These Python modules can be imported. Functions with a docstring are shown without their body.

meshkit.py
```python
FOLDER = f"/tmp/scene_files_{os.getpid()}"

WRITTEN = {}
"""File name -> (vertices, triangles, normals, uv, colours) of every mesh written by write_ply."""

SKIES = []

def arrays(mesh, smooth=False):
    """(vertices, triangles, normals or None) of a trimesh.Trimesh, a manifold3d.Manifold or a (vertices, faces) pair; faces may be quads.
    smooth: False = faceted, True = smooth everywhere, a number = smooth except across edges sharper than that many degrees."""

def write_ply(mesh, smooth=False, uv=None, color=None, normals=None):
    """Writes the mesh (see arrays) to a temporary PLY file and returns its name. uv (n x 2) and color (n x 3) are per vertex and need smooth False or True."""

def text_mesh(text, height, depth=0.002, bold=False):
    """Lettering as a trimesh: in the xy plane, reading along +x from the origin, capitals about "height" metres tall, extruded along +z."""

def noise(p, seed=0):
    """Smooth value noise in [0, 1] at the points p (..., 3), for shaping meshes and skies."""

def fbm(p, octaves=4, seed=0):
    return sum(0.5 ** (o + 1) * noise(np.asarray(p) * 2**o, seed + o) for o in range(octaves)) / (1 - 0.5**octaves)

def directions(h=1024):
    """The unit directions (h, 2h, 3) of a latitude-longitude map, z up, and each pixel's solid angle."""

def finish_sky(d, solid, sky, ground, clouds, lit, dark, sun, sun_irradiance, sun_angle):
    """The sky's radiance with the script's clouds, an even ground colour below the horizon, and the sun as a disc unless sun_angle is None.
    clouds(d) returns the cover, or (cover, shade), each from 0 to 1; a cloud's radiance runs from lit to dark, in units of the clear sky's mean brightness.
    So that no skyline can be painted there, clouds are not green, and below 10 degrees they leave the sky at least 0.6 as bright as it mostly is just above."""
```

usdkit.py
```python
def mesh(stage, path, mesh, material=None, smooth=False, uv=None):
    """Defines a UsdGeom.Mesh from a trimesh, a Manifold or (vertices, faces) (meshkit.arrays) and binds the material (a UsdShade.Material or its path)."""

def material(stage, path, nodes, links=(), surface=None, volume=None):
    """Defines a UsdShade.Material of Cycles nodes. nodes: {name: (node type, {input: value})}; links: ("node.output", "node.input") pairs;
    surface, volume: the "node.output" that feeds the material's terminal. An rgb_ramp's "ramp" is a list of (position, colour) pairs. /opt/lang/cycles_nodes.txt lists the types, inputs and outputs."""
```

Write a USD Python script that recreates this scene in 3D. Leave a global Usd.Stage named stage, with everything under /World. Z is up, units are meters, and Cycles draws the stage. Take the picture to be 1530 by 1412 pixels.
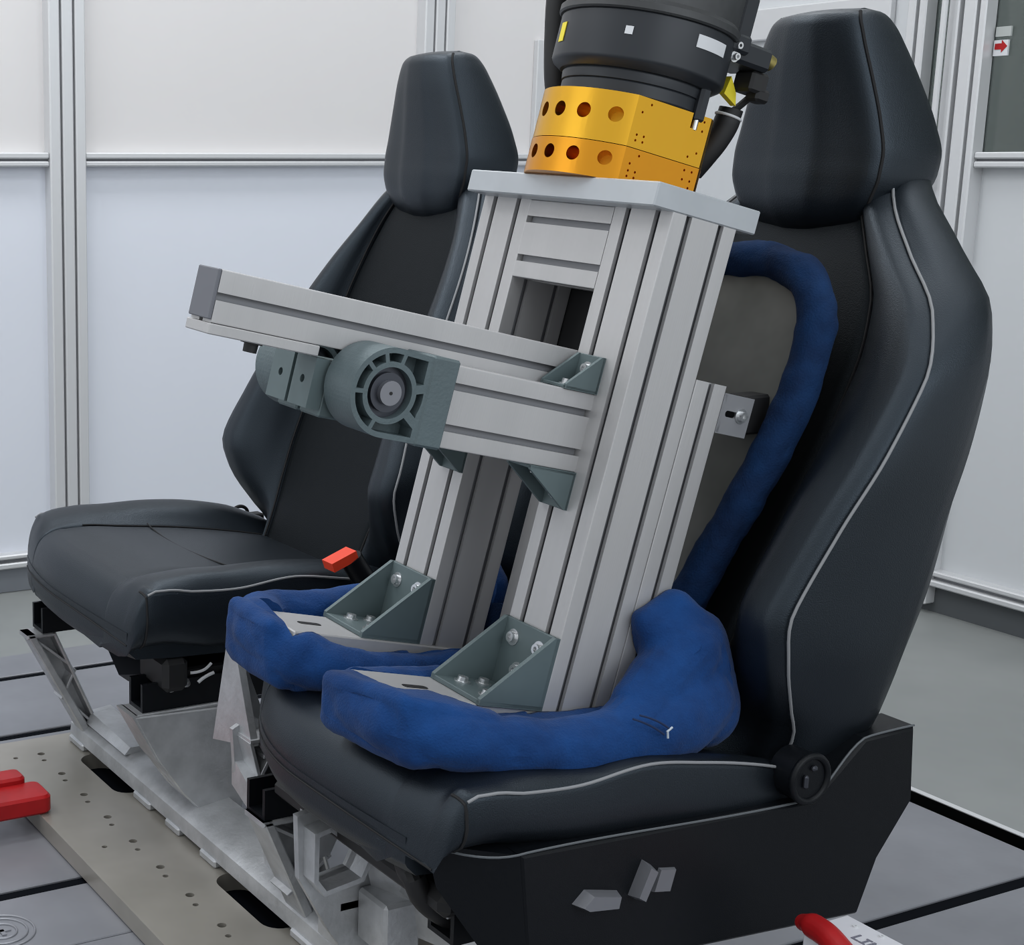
import math, random
import numpy as np, trimesh, manifold3d, shapely
from shapely.geometry import Polygon, Point, box as sbox
from scipy.interpolate import PchipInterpolator
from pxr import Usd, UsdGeom, UsdLux, UsdShade, Gf, Sdf
import usdkit, meshkit

random.seed(3); rng = np.random.default_rng(3)
stage = Usd.Stage.CreateInMemory()
UsdGeom.SetStageUpAxis(stage, UsdGeom.Tokens.z); UsdGeom.SetStageMetersPerUnit(stage, 1.0)
UsdGeom.Xform.Define(stage, '/World'); UsdGeom.Scope.Define(stage, '/World/Looks')

# ---------------------------------------------------------------- camera, light, exposure
FPX, PX, PY, HORIZON = 2320.0, 250.0, 725.0, 239.0        # a crop from the right part of a wider frame: the lens axis is off centre
AP = 36.0
cam = UsdGeom.Camera.Define(stage, '/World/camera')
pitch = math.atan2(PY - HORIZON, FPX); yaw = math.atan2(PX + 874.0, math.hypot(FPX, PY - HORIZON))
fw = np.array([math.sin(yaw) * math.cos(pitch), math.cos(yaw) * math.cos(pitch), -math.sin(pitch)])
rt = np.array([math.cos(yaw), -math.sin(yaw), 0.0]); up = np.cross(rt, fw)
cm = np.eye(4); cm[:3, 0], cm[:3, 1], cm[:3, 2], cm[:3, 3] = rt, up, -fw, (0, 0, 1.0)
cam.AddTransformOp().Set(Gf.Matrix4d(*cm.T.ravel().tolist()))
cam.CreateHorizontalApertureAttr(AP); cam.CreateVerticalApertureAttr(AP * 1412 / 1530)
cam.CreateFocalLengthAttr(FPX / 1530 * AP)
cam.CreateHorizontalApertureOffsetAttr((765.0 - PX) / 1530 * AP)
cam.CreateVerticalApertureOffsetAttr(-(706.0 - PY) / 1530 * AP)
cam.CreateClippingRangeAttr(Gf.Vec2f(0.05, 100.0))
cam.CreateExposureAttr(0.0)

def rect_light(name, loc, size, power, color, rot=(0, 0, 0)):
    l = UsdLux.RectLight.Define(stage, '/World/' + name)
    l.AddTranslateOp().Set(Gf.Vec3d(*loc)); l.AddRotateXYZOp().Set(Gf.Vec3f(*rot))
    l.CreateWidthAttr(size[0]); l.CreateHeightAttr(size[1]); l.CreateIntensityAttr(power); l.CreateColorAttr(Gf.Vec3f(*color))
    return l
# the hall's ceiling lamps (rows of panels above the test bed) and the daylight round about
for i, (x, y, p) in enumerate([(-0.4, 2.7, 9.5), (0.9, 2.7, 10.0), (2.2, 2.7, 7.0), (-0.4, 1.6, 5.0), (0.9, 1.6, 3.6), (2.2, 1.6, 3.6), (-0.4, 0.4, 2.2), (0.9, 0.4, 1.6), (2.2, 0.4, 2.4)]):
    rect_light('ceiling_lamp_%d' % (i + 1), (x, y, 2.75), (0.9, 0.5), p, (0.95, 0.975, 1.0))
rect_light('daylight_window_1', (-2.6, 2.6, 1.9), (1.5, 2.4), 1.2, (0.9, 0.95, 1.0), (0, -90, 0))
rect_light('daylight_window_2', (1.6, -2.2, 2.3), (3.6, 1.6), 2.6, (0.86, 0.93, 1.0), (68, 0, 0))
dome = UsdLux.DomeLight.Define(stage, '/World/daylight')
dome.CreateIntensityAttr(0.25); dome.CreateColorAttr(Gf.Vec3f(0.93, 0.97, 1.0))

# ---------------------------------------------------------------- materials
def mat(name, color, rough=0.5, metal=0.0, var=0.0, vscale=6.0, bump=0.0, bscale=200.0, spec=0.5, stretch=None, color2=None, coat=0.0, sheen=0.0, ior=None, blotch=None, tint=None):
    nodes = {'p': ('principled_bsdf', {'base_color': color, 'roughness': rough, 'metallic': metal, 'specular_ior_level': spec})}
    if coat: nodes['p'][1].update(coat_weight=coat, coat_roughness=0.25)
    if tint: nodes['p'][1].update(specular_tint=tint)
    if sheen: nodes['p'][1].update(sheen_weight=sheen, sheen_roughness=0.5)
    links = []
    nodes['tc'] = ('texture_coordinate', {})
    src = 'tc.object'
    if stretch is not None:
        nodes['mp'] = ('mapping', {'scale': stretch}); links.append((src, 'mp.vector')); src = 'mp.vector'
    if var or color2 is not None:
        c = np.array(color, float); c2 = np.array(color2) if color2 is not None else c * (1 - var)
        c1 = c if color2 is not None else np.minimum(c * (1 + var), 1)
        nodes['n'] = ('noise_texture', {'scale': vscale, 'detail': 4.0, 'roughness': 0.6})
        a, b = blotch or (0.35, 0.68)
        nodes['r'] = ('rgb_ramp', {'ramp': [(0, tuple(c2)), (a, tuple(c2)), (b, tuple(c1)), (1, tuple(c1))]})
        links += [(src, 'n.vector'), ('n.fac', 'r.fac'), ('r.color', 'p.base_color')]
    if bump:
        nodes['bn'] = ('noise_texture', {'scale': bscale, 'detail': 2.0})
        nodes['b'] = ('bump', {'strength': bump, 'distance': 0.002})
        links += [(src, 'bn.vector'), ('bn.fac', 'b.height'), ('b.normal', 'p.normal')]
    if not links: nodes.pop('tc')
    return usdkit.material(stage, '/World/Looks/' + name, nodes, links, surface='p.BSDF')

M = {}
M['leather'] = mat('leather', (0.0042, 0.0056, 0.0078), 0.42, var=0.12, vscale=9, bump=0.2, bscale=700, spec=0.56, tint=(0.70, 0.85, 1.0))
M['leather_insert'] = mat('leather_insert', (0.0032, 0.0038, 0.0044), 0.55, var=0.1, vscale=9, bump=0.25, bscale=700, spec=0.2, tint=(0.75, 0.88, 1.0))
M['seam'] = mat('seam', (0.004, 0.004, 0.005), 0.8)
M['piping'] = mat('piping', (0.22, 0.225, 0.235), 0.5)
M['piping_dark'] = mat('piping_dark', (0.10, 0.11, 0.12), 0.5)
M['plastic'] = mat('black_plastic', (0.0042, 0.0052, 0.0070), 0.40, bump=0.12, bscale=900, spec=0.2)
M['plastic_deep'] = mat('deep_black_plastic', (0.006, 0.006, 0.007), 0.55)
M['switch'] = mat('switch_grey', (0.20, 0.205, 0.225), 0.38, metal=0.4)
M['orange'] = mat('orange_plastic', (0.75, 0.055, 0.02), 0.35)
M['red'] = mat('red_paint', (0.36, 0.008, 0.010), 0.4, var=0.12, vscale=20, spec=0.3)
M['denim'] = mat('denim', (0.0052, 0.047, 0.178), 0.88, color2=(0.0034, 0.028, 0.112), vscale=16, bump=0.5, bscale=420, spec=0.2, sheen=0.06)
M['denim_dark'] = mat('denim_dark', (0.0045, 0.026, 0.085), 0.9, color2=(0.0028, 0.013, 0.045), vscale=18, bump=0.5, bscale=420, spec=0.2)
M['thread'] = mat('pale_thread', (0.45, 0.50, 0.56), 0.8)
M['stitch'] = mat('dark_stitch', (0.006, 0.02, 0.07), 0.9)
M['board'] = mat('grey_board', (0.165, 0.165, 0.155), 0.75, color2=(0.105, 0.108, 0.098), vscale=7)
M['alu'] = mat('anodised_aluminium', (0.455, 0.45, 0.452), 0.42, metal=0.35, var=0.03, vscale=3, bump=0.06, bscale=60, stretch=(8, 8, 0.4))
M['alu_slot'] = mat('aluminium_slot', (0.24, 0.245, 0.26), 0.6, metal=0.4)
M['alu_plate'] = mat('milled_aluminium', (0.43, 0.455, 0.48), 0.38, metal=0.4, var=0.05, vscale=12)
M['cast'] = mat('cast_aluminium', (0.47, 0.48, 0.495), 0.42, metal=0.6, var=0.18, vscale=14, bump=0.25, bscale=160)
M['endcap'] = mat('grey_end_cap', (0.13, 0.135, 0.155), 0.6)
M['gusset'] = mat('grey_green_bracket', (0.105, 0.142, 0.148), 0.5, metal=0.2, var=0.05, vscale=20)
M['housing'] = mat('grey_cast_housing', (0.095, 0.128, 0.138), 0.5, metal=0.15, var=0.07, vscale=25, bump=0.2, bscale=300)
M['dark_steel'] = mat('dark_steel', (0.075, 0.08, 0.095), 0.38, metal=0.8)
M['shaft_steel'] = mat('shaft_steel', (0.24, 0.245, 0.27), 0.4, metal=0.7)
M['steel'] = mat('bright_steel', (0.68, 0.69, 0.70), 0.28, metal=0.9)
M['gold'] = mat('gold_anodised', (0.74, 0.40, 0.035), 0.30, metal=1.0, var=0.03, vscale=5)
M['gold_deep'] = mat('deep_gold_anodised', (0.70, 0.30, 0.025), 0.30, metal=1.0, var=0.03, vscale=5)
M['wrist'] = mat('charcoal_paint', (0.020, 0.023, 0.028), 0.42, metal=0.1, spec=0.4)
M['wrist_pale'] = mat('worn_charcoal', (0.034, 0.036, 0.038), 0.5, var=0.2, vscale=30)
M['rubber'] = mat('black_rubber', (0.008, 0.008, 0.009), 0.6)
M['white_label'] = mat('white_label', (0.60, 0.61, 0.63), 0.5)
M['yellow'] = mat('yellow_tag', (0.75, 0.62, 0.02), 0.5)
M['brass'] = mat('brass', (0.35, 0.29, 0.10), 0.4, metal=0.8)
M['wall_upper'] = mat('warm_white_panel', (0.665, 0.645, 0.64), 0.55, var=0.015, vscale=0.7)
M['wall_lower'] = mat('cool_white_panel', (0.70, 0.725, 0.79), 0.4, var=0.01, vscale=0.7)
M['wall_right'] = mat('grey_white_panel', (0.56, 0.575, 0.59), 0.5, var=0.01, vscale=0.7)
M['rail'] = mat('grey_rail', (0.60, 0.605, 0.615), 0.4, metal=0.25)
M['rail_gap'] = mat('rail_groove', (0.22, 0.225, 0.24), 0.6)
M['kick'] = mat('grey_kickboard', (0.20, 0.215, 0.24), 0.6)
M['kick_dark'] = mat('dark_kickboard', (0.075, 0.082, 0.088), 0.6)
M['floor'] = mat('grey_floor', (0.245, 0.255, 0.25), 0.42, color2=(0.20, 0.212, 0.208), vscale=2.2, spec=0.4)
M['bed'] = mat('ground_iron', (0.255, 0.26, 0.285), 0.36, metal=0.3, color2=(0.20, 0.205, 0.225), vscale=3.5, bump=0.05, bscale=90)
M['groove'] = mat('groove_black', (0.004, 0.005, 0.007), 0.8, spec=0.03)
M['base_plate'] = mat('machined_base_plate', (0.37, 0.345, 0.31), 0.36, metal=0.4, color2=(0.29, 0.275, 0.24), vscale=4)
M['plate_edge'] = M['base_plate']
M['device_white'] = mat('white_enamel', (0.62, 0.62, 0.66), 0.4)
M['print'] = mat('grey_print', (0.16, 0.16, 0.20), 0.6)
M['glass'] = usdkit.material(stage, '/World/Looks/window_glass', {
    'f': ('fresnel', {'IOR': 1.45}), 't': ('transparent_bsdf', {'color': (0.60, 0.63, 0.62)}), 'g': ('glossy_bsdf', {'color': (0.9, 0.92, 0.92), 'roughness': 0.05}),
    'm': ('mix_closure', {})}, [('f.fac', 'm.fac'), ('t.BSDF', 'm.closure1'), ('g.BSDF', 'm.closure2')], surface='m.closure')
M['beyond'] = mat('corridor_grey', (0.40, 0.42, 0.41), 0.8)

# ---------------------------------------------------------------- helpers
used = {}
def numbered(parent, name):
    k = (str(parent), name); n = used.get(k, 0); used[k] = n + 1
    return name if n == 0 else '%s_%03d' % (name, n)
def pth(p): return '/World' if p is None else str(p.GetPath())
def obj(name, mesh, m, parent=None, smooth=30, label=None, kind=None):
    p = pth(parent)
    g = usdkit.mesh(stage, p + '/' + numbered(p, name), mesh, M[m] if isinstance(m, str) else m, smooth=smooth)
    if label: g.GetPrim().SetCustomDataByKey('label', label)
    if kind: g.GetPrim().SetCustomDataByKey('kind', kind)
    return g.GetPrim()
def thing(name, label=None, cat=None, loc=(0, 0, 0), rot=None, group=None, kind=None):
    x = UsdGeom.Xform.Define(stage, '/World/' + numbered('/World', name))
    m = np.eye(4); m[:3, 3] = loc
    if rot is not None: m[:3, :3] = rot
    x.AddTransformOp().Set(Gf.Matrix4d(*m.T.ravel().tolist()))
    p = x.GetPrim()
    for k, v in (('label', label), ('category', cat), ('group', group), ('kind', kind)):
        if v: p.SetCustomDataByKey(k, v)
    return p
def cat(*ms):
    fl = []
    for q in ms: fl += list(q) if isinstance(q, (list, tuple)) else [q]
    return trimesh.util.concatenate(fl)
def bx(x0, x1, y0, y1, z0, z1, bev=0.0):
    lo, hi = np.array([min(x0, x1), min(y0, y1), min(z0, z1)], float), np.array([max(x0, x1), max(y0, y1), max(z0, z1)], float)
    if bev <= 0:
        b = trimesh.creation.box(extents=hi - lo); b.apply_translation((lo + hi) / 2); return b
    bev = min(bev, (hi - lo).min() * 0.45)
    pts = []
    for sx in (0, 1):
        for sy in (0, 1):
            for sz in (0, 1):
                c = np.where([sx, sy, sz], hi, lo); s = np.where([sx, sy, sz], -1, 1) * bev
                for k in range(3):
                    q = c + s; q[k] = c[k]; pts.append(q)
    return trimesh.convex.convex_hull(np.array(pts))
def frames(pts):
    pts = np.asarray(pts, float); t = np.gradient(pts, axis=0); t /= np.linalg.norm(t, axis=1)[:, None]
    n = np.cross(t[0], [0.3, 0.2, 1.0]); n /= np.linalg.norm(n); out = []
    for k in range(len(pts)):
        n = n - t[k] * (n @ t[k]); n /= np.linalg.norm(n); out.append((n, np.cross(t[k], n)))
    return out
def tube(pts, r, seg=10):
    pts = np.asarray(pts, float); r = np.broadcast_to(np.asarray(r, float), (len(pts),)); fr = frames(pts); v = []; f = []
    ang = np.linspace(0, 2 * np.pi, seg, endpoint=False)
    for k, (a, b) in enumerate(fr):
        v += [pts[k] + r[k] * (np.cos(t) * a + np.sin(t) * b) for t in ang]
    n = len(pts)
    for k in range(n - 1):
        for j in range(seg):
            a, b, c, d = k * seg + j, k * seg + (j + 1) % seg, (k + 1) * seg + (j + 1) % seg, (k + 1) * seg + j
            f += [[a, b, c], [a, c, d]]
    v += [pts[0], pts[-1]]
    for j in range(seg):
        f += [[n * seg, (j + 1) % seg, j], [n * seg + 1, (n - 1) * seg + j, (n - 1) * seg + (j + 1) % seg]]
    m = trimesh.Trimesh(np.array(v), np.array(f), process=False); 
    if m.volume < 0: m.invert()
    return m
def spline(pts, n=40):
    pts = np.asarray(pts, float); d = np.r_[0, np.cumsum(np.linalg.norm(np.diff(pts, axis=0), axis=1))]
    s = np.linspace(0, d[-1], n); return np.stack([PchipInterpolator(d, pts[:, k])(s) for k in range(3)], 1)
def cyl(p0, p1, r, seg=24):
    return trimesh.creation.cylinder(radius=r, segment=[p0, p1], sections=seg)
def extr(poly, axis, lo, hi, map2=None):
    """Extrude a shapely polygon given in the two other axes (in xyz order) along axis."""
    out = []
    for g in getattr(poly, 'geoms', [poly]):
        m = trimesh.creation.extrude_polygon(g, hi - lo, engine='earcut'); v = m.vertices.copy(); w = np.empty_like(v)
        o = [k for k in range(3) if k != axis]
        w[:, o[0]], w[:, o[1]], w[:, axis] = v[:, 0], v[:, 1], v[:, 2] + lo
        m = trimesh.Trimesh(w, m.faces, process=False)
        if m.volume < 0: m.invert()
        out.append(m)
    return cat(out)
def bevel_extr(poly, axis, lo, hi, bev, side='both'):
    """Extrusion with a chamfered rim: three slabs of inset outlines, hulled ring by ring."""
    p = np.array(Polygon(poly).exterior.coords)[:-1] if not isinstance(poly, Polygon) else np.array(poly.exterior.coords)[:-1]
    if Polygon(p).exterior.is_ccw is False: p = p[::-1]
    n = len(p); e = np.roll(p, -1, 0) - p; e /= np.linalg.norm(e, axis=1)[:, None]
    nrm = np.stack([-e[:, 1], e[:, 0]], 1); pn = np.roll(nrm, 1, 0)
    mit = (nrm + pn) / np.maximum(1 + (nrm * pn).sum(1), 0.3)[:, None]
    q = p + mit * bev
    rings = [(q if side in ('both', 'lo') else p, lo), (p, lo + bev if side in ('both', 'lo') else lo), (p, hi - bev if side in ('both', 'hi') else hi), (q if side in ('both', 'hi') else p, hi)]
    o = [k for k in range(3) if k != axis]; v = []; f = []
    for r, z in rings:
        a = np.empty((n, 3)); a[:, o[0]], a[:, o[1]], a[:, axis] = r[:, 0], r[:, 1], z; v.append(a)
    for k in range(3):
        for j in range(n):
            a, b, c, d = k * n + j, k * n + (j + 1) % n, (k + 1) * n + (j + 1) % n, (k + 1) * n + j
            f += [[a, b, c], [a, c, d]]
    for k, flip in ((0, True), (3, False)):
        t = trimesh.creation.triangulate_polygon(Polygon(rings[k][0]), engine='earcut')
        idx = [int(np.argmin(np.linalg.norm(rings[k][0] - u, axis=1))) for u in t[0]]
        for tri in t[1]:
            a = [k * n + idx[i] for i in tri]; f.append(a[::-1] if flip else a)
    m = trimesh.Trimesh(np.vstack(v), np.array(f), process=False); trimesh.repair.fix_normals(m)
    if m.volume < 0: m.invert()
    return m
def to_man(m):
    m = m.copy(); m.merge_vertices()
    return manifold3d.Manifold(manifold3d.Mesh(np.asarray(m.vertices, np.float32), np.asarray(m.faces, np.uint32)))
def to_tri(man):
    q = man.to_mesh(); return trimesh.Trimesh(np.array(q.vert_properties[:, :3], float), np.array(q.tri_verts), process=False)
def sph(c, r, seg=20): return manifold3d.Manifold.sphere(r, seg).translate(list(map(float, c)))
def hullchain(pts, radii, seg=20):
    s = [sph(p, r, seg) for p, r in zip(pts, radii)]; out = None
    for a, b in zip(s[:-1], s[1:]):
        h = manifold3d.Manifold.batch_hull([a, b]); out = h if out is None else out + h
    return out
def grid_mesh(G, cap0=True, cap1=True, closed=True):
    """G: rows x cols x 3; each row a ring."""
    R, C_, _ = G.shape; v = G.reshape(-1, 3); f = []
    for i in range(R - 1):
        for j in range(C_ if closed else C_ - 1):
            a, b, c, d = i * C_ + j, i * C_ + (j + 1) % C_, (i + 1) * C_ + (j + 1) % C_, (i + 1) * C_ + j
            f += [[a, b, c], [a, c, d]]
    v = list(v)
    for on, i in ((cap0, 0), (cap1, R - 1)):
        if on:
            v.append(G[i].mean(0)); k = len(v) - 1
            for j in range(C_):
                a, b = i * C_ + j, i * C_ + (j + 1) % C_
                f.append([k, b, a] if i == 0 else [k, a, b])
    m = trimesh.Trimesh(np.array(v), np.array(f), process=False)
    if m.volume < 0: m.invert()
    return m
def dense(P, n):
    """Smooth resample of a polyline (k, d) by arc length."""
    P = np.asarray(P, float); d = np.r_[0, np.cumsum(np.linalg.norm(np.diff(P, axis=0), axis=1) + 1e-6)]
    s = np.linspace(0, d[-1], n); return np.stack([PchipInterpolator(d, P[:, k])(s) for k in range(P.shape[1])], 1)
def profile_section(w, h, nu, nv, slot=0.0078, depth=0.009):
    """Outline of a slotted aluminium profile w x h with nu slots on the w faces and nv on the h faces."""
    p = sbox(0, 0, w, h).buffer(-0.0015).buffer(0.0015, quad_segs=2)
    for k in range(nu):
        c = w * (k + 0.5) / nu
        for y0, y1, ys in ((-1, depth, depth), (h - depth, h + 1, h - depth)):
            p = p.difference(sbox(c - slot / 2, y0, c + slot / 2, y1))
            p = p.difference(sbox(c - slot * 0.95, 0.0045, c + slot * 0.95, depth) if y0 < 0 else sbox(c - slot * 0.95, h - depth, c + slot * 0.95, h - 0.0045))
    for k in range(nv):
        c = h * (k + 0.5) / nv
        for x0, x1 in ((-1, depth), (w - depth, w + 1)):
            p = p.difference(sbox(x0, c - slot / 2, x1, c + slot / 2))
            p = p.difference(sbox(0.0045, c - slot * 0.95, depth, c + slot * 0.95) if x0 < 0 else sbox(w - depth, c - slot * 0.95, w - 0.0045, c + slot * 0.95))
    return p
def screw(p, axis, r=0.0065, h=0.006):
    """Socket head cap screw sitting at p, head along the unit axis."""
    p = np.asarray(p, float); a = np.asarray(axis, float)
    man = manifold3d.Manifold.cylinder(h, r, r * 0.94, 20) - manifold3d.Manifold.cylinder(h, r * 0.5, r * 0.5, 6).translate([0, 0, h * 0.45])
    man = man + manifold3d.Manifold.cylinder(0.0012, r * 1.5, r * 1.5, 20)
    m = to_tri(man); m.apply_transform(trimesh.geometry.align_vectors([0, 0, 1], a)); m.apply_translation(p); return m

# ---------------------------------------------------------------- the setting: floor and walls
WY, WX = 3.362, 3.012
fl = thing('floor', kind='structure')
obj('slab', cat(bx(2.10, 3.2, -0.6, 3.5, -0.06, 0), bx(-1.6, 2.10, 2.905, 3.5, -0.06, -0.001)), 'floor', fl)
obj('edge_strip', bx(2.10, 2.112, -0.6, 2.905, -0.05, 0.0015), 'rail', fl)
obj('pit_bottom', bx(-1.6, 2.12, -0.6, 2.91, -0.08, -0.045), 'groove', fl)
gy = [2.905, 2.772, 2.469, 2.184, 1.898, 1.611, 1.3225, 1.035, 0.747, 0.46]
gw = 0.0235
for k in range(len(gy) - 1):
    hi = gy[k] - (0.0 if k == 0 else gw / 2); lo = gy[k + 1] + gw / 2
    ranges = [(1.731, hi), (lo, 1.7285)] if lo < 1.73 < hi else [(lo, hi)]
    for a, b in ranges:
        obj('bed_plate', bx(-1.2, 2.062, a, b, -0.045, 0, 0.0015), 'bed', fl)
rings = [trimesh.creation.torus(r, 0.0016, major_sections=40, minor_sections=8) for r in (0.044, 0.034, 0.020)]
for k in range(1, len(gy)):
    obj('groove_liner', bx(-1.2, 2.061, gy[k] - gw / 2 + 0.0004, gy[k] + gw / 2 - 0.0004, -0.05, -0.0035), 'groove', fl)
em = cat(rings, bx(-0.012, 0.012, -0.003, 0.003, -0.001, 0.0012), bx(-0.003, 0.003, -0.012, 0.012, -0.001, 0.0012)); em.apply_translation((0.612, 1.802, 0.0005))
obj('emblem', em, 'bed', fl, label='round raised ring emblem cast into the bed plate')

wl = thing('wall_left', kind='structure')
def wall_l(name, x0, x1, z0, z1, depth, m, off=0.0): return obj(name, bx(x0, x1, WY - off - depth, WY - off, z0, z1, 0.002), m, wl)
posts = [(0.10, 0.19), (1.2916, 1.379), (2.29, 2.38)]
edges = [-1.6] + [v for p in posts for v in p] + [WX]
for k in range(0, len(edges), 2):
    a, b = edges[k], edges[k + 1]
    obj('upper_panel', bx(a, b, WY + 0.012, WY + 0.02, 1.0, 2.6), 'wall_upper', wl)
    obj('lower_panel', bx(a, b, WY + 0.010, WY + 0.02, 0.07, 1.0), 'wall_lower', wl)
    obj('rail', bx(a, b, WY - 0.02, WY + 0.015, 1.0025, 1.0165, 0.003), 'rail', wl)
    obj('rail', bx(a, b, WY - 0.02, WY + 0.015, 0.985, 0.997, 0.003), 'rail', wl)
    obj('rail_groove', bx(a, b, WY - 0.008, WY + 0.012, 0.996, 1.003), 'rail_gap', wl)
    obj('bottom_rail', bx(a, b, WY - 0.02, WY + 0.015, 0.083, 0.094, 0.003), 'rail', wl)
    obj('bottom_rail', bx(a, b, WY - 0.02, WY + 0.015, 0.060, 0.074, 0.003), 'rail', wl)
    obj('rail_groove', bx(a, b, WY - 0.006, WY + 0.012, 0.073, 0.084), 'rail_gap', wl)
obj('kickboard', bx(-1.6, WX, WY, WY + 0.02, 0, 0.061), 'kick', wl)
for a, b in posts:
    w = b - a
    for u0, u1 in ((0.0, 0.30), (0.36, 0.66), (0.72, 1.0)):
        obj('post', bx(a + w * u0, a + w * u1, WY - 0.026, WY + 0.015, 0.02, 2.6, 0.003), 'rail', wl)
    obj('post_groove', bx(a + 0.004, b - 0.004, WY - 0.012, WY + 0.012, 0.02, 2.6), 'rail_gap', wl)
obj('panel_joint', bx(2.655, 2.682, WY - 0.006, WY + 0.012, 1.0, 1.305, 0.002), 'rail', wl)

wr = thing('wall_right', kind='structure')
YA, YB = (2.458, 2.506), (2.311, 2.402)
def rbox(y0, y1, z0, z1, d0, d1, bev=0.0): return bx(WX + d0, WX + d1, y0, y1, z0, z1, bev)
obj('panel', rbox(2.506, WY + 0.02, 0.06, 2.6, 0.0, 0.02), 'wall_right', wr)
obj('lower_panel', rbox(-0.2, 2.311, 0.07, 1.0, 0.010, 0.02), 'wall_right', wr)
obj('lower_panel', rbox(2.402, 2.458, 0.07, 0.985, 0.010, 0.02), 'wall_right', wr)
for (a, b), cuts in ((YA, ((0, 0.40), (0.58, 1.0))), (YB, ((0, 0.18), (0.27, 0.60), (0.72, 1.0)))):
    w = b - a
    for u0, u1 in cuts: obj('post', rbox(a + w * u0, a + w * u1, 0.02, 2.6, -0.03, 0.015, 0.003), 'rail', wr)
    obj('post_groove', rbox(a + 0.003, b - 0.003, 0.02, 2.6, -0.014, 0.012), 'rail_gap', wr)
for a, b in ((-0.2, 2.311), (2.402, 2.458)):
    obj('rail', rbox(a, b, 1.0025, 1.0165, -0.022, 0.015, 0.003), 'rail', wr)
    obj('rail', rbox(a, b, 0.984, 0.997, -0.022, 0.015, 0.003), 'rail', wr)
    obj('rail_groove', rbox(a, b, 0.996, 1.003, -0.01, 0.012), 'rail_gap', wr)
obj('bottom_rail', rbox(-0.2, 2.6, 0.086, 0.098, -0.02, 0.015, 0.003), 'rail', wr)
obj('bottom_rail', rbox(-0.2, 2.6, 0.064, 0.078, -0.026, 0.015, 0.003), 'rail', wr)
obj('rail_groove', rbox(-0.2, 2.6, 0.077, 0.087, -0.008, 0.012), 'rail_gap', wr)
obj('kickboard', rbox(-0.2, WY, 0, 0.065, 0, 0.02), 'kick_dark', wr)
obj('header_panel', rbox(2.56, 3.05, 1.285, 1.36, -0.02, 0.0, 0.003), 'rail', wr)
w1 = obj('window_1', rbox(-0.2, 2.311, 1.016, 2.6, 0.004, 0.008), 'glass', None, smooth=False, kind='structure')
w2 = obj('window_2', rbox(2.402, 2.458, 1.016, 2.6, 0.004, 0.008), 'glass', None, smooth=False, kind='structure')
d1 = thing('door_1', kind='structure')
hd = spline([(WX - 0.05, 2.395, 1.5), (WX - 0.05, 2.395, 1.2), (WX - 0.05, 2.395, 0.96), (WX - 0.048, 2.398, 0.937), (WX - 0.035, 2.41, 0.928), (WX - 0.0, 2.43, 0.927)], 30)
obj('handle', tube(hd, 0.0065, 10), 'rail', d1)
# the corridor behind the glazed wall
obj('wall_back', cat(bx(WX + 1.5, WX + 1.52, -1.0, 4.2, -0.05, 2.6), bx(WX + 0.02, WX + 1.52, -1.0, 4.2, -0.06, -0.05)), 'beyond', None, kind='structure')
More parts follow.
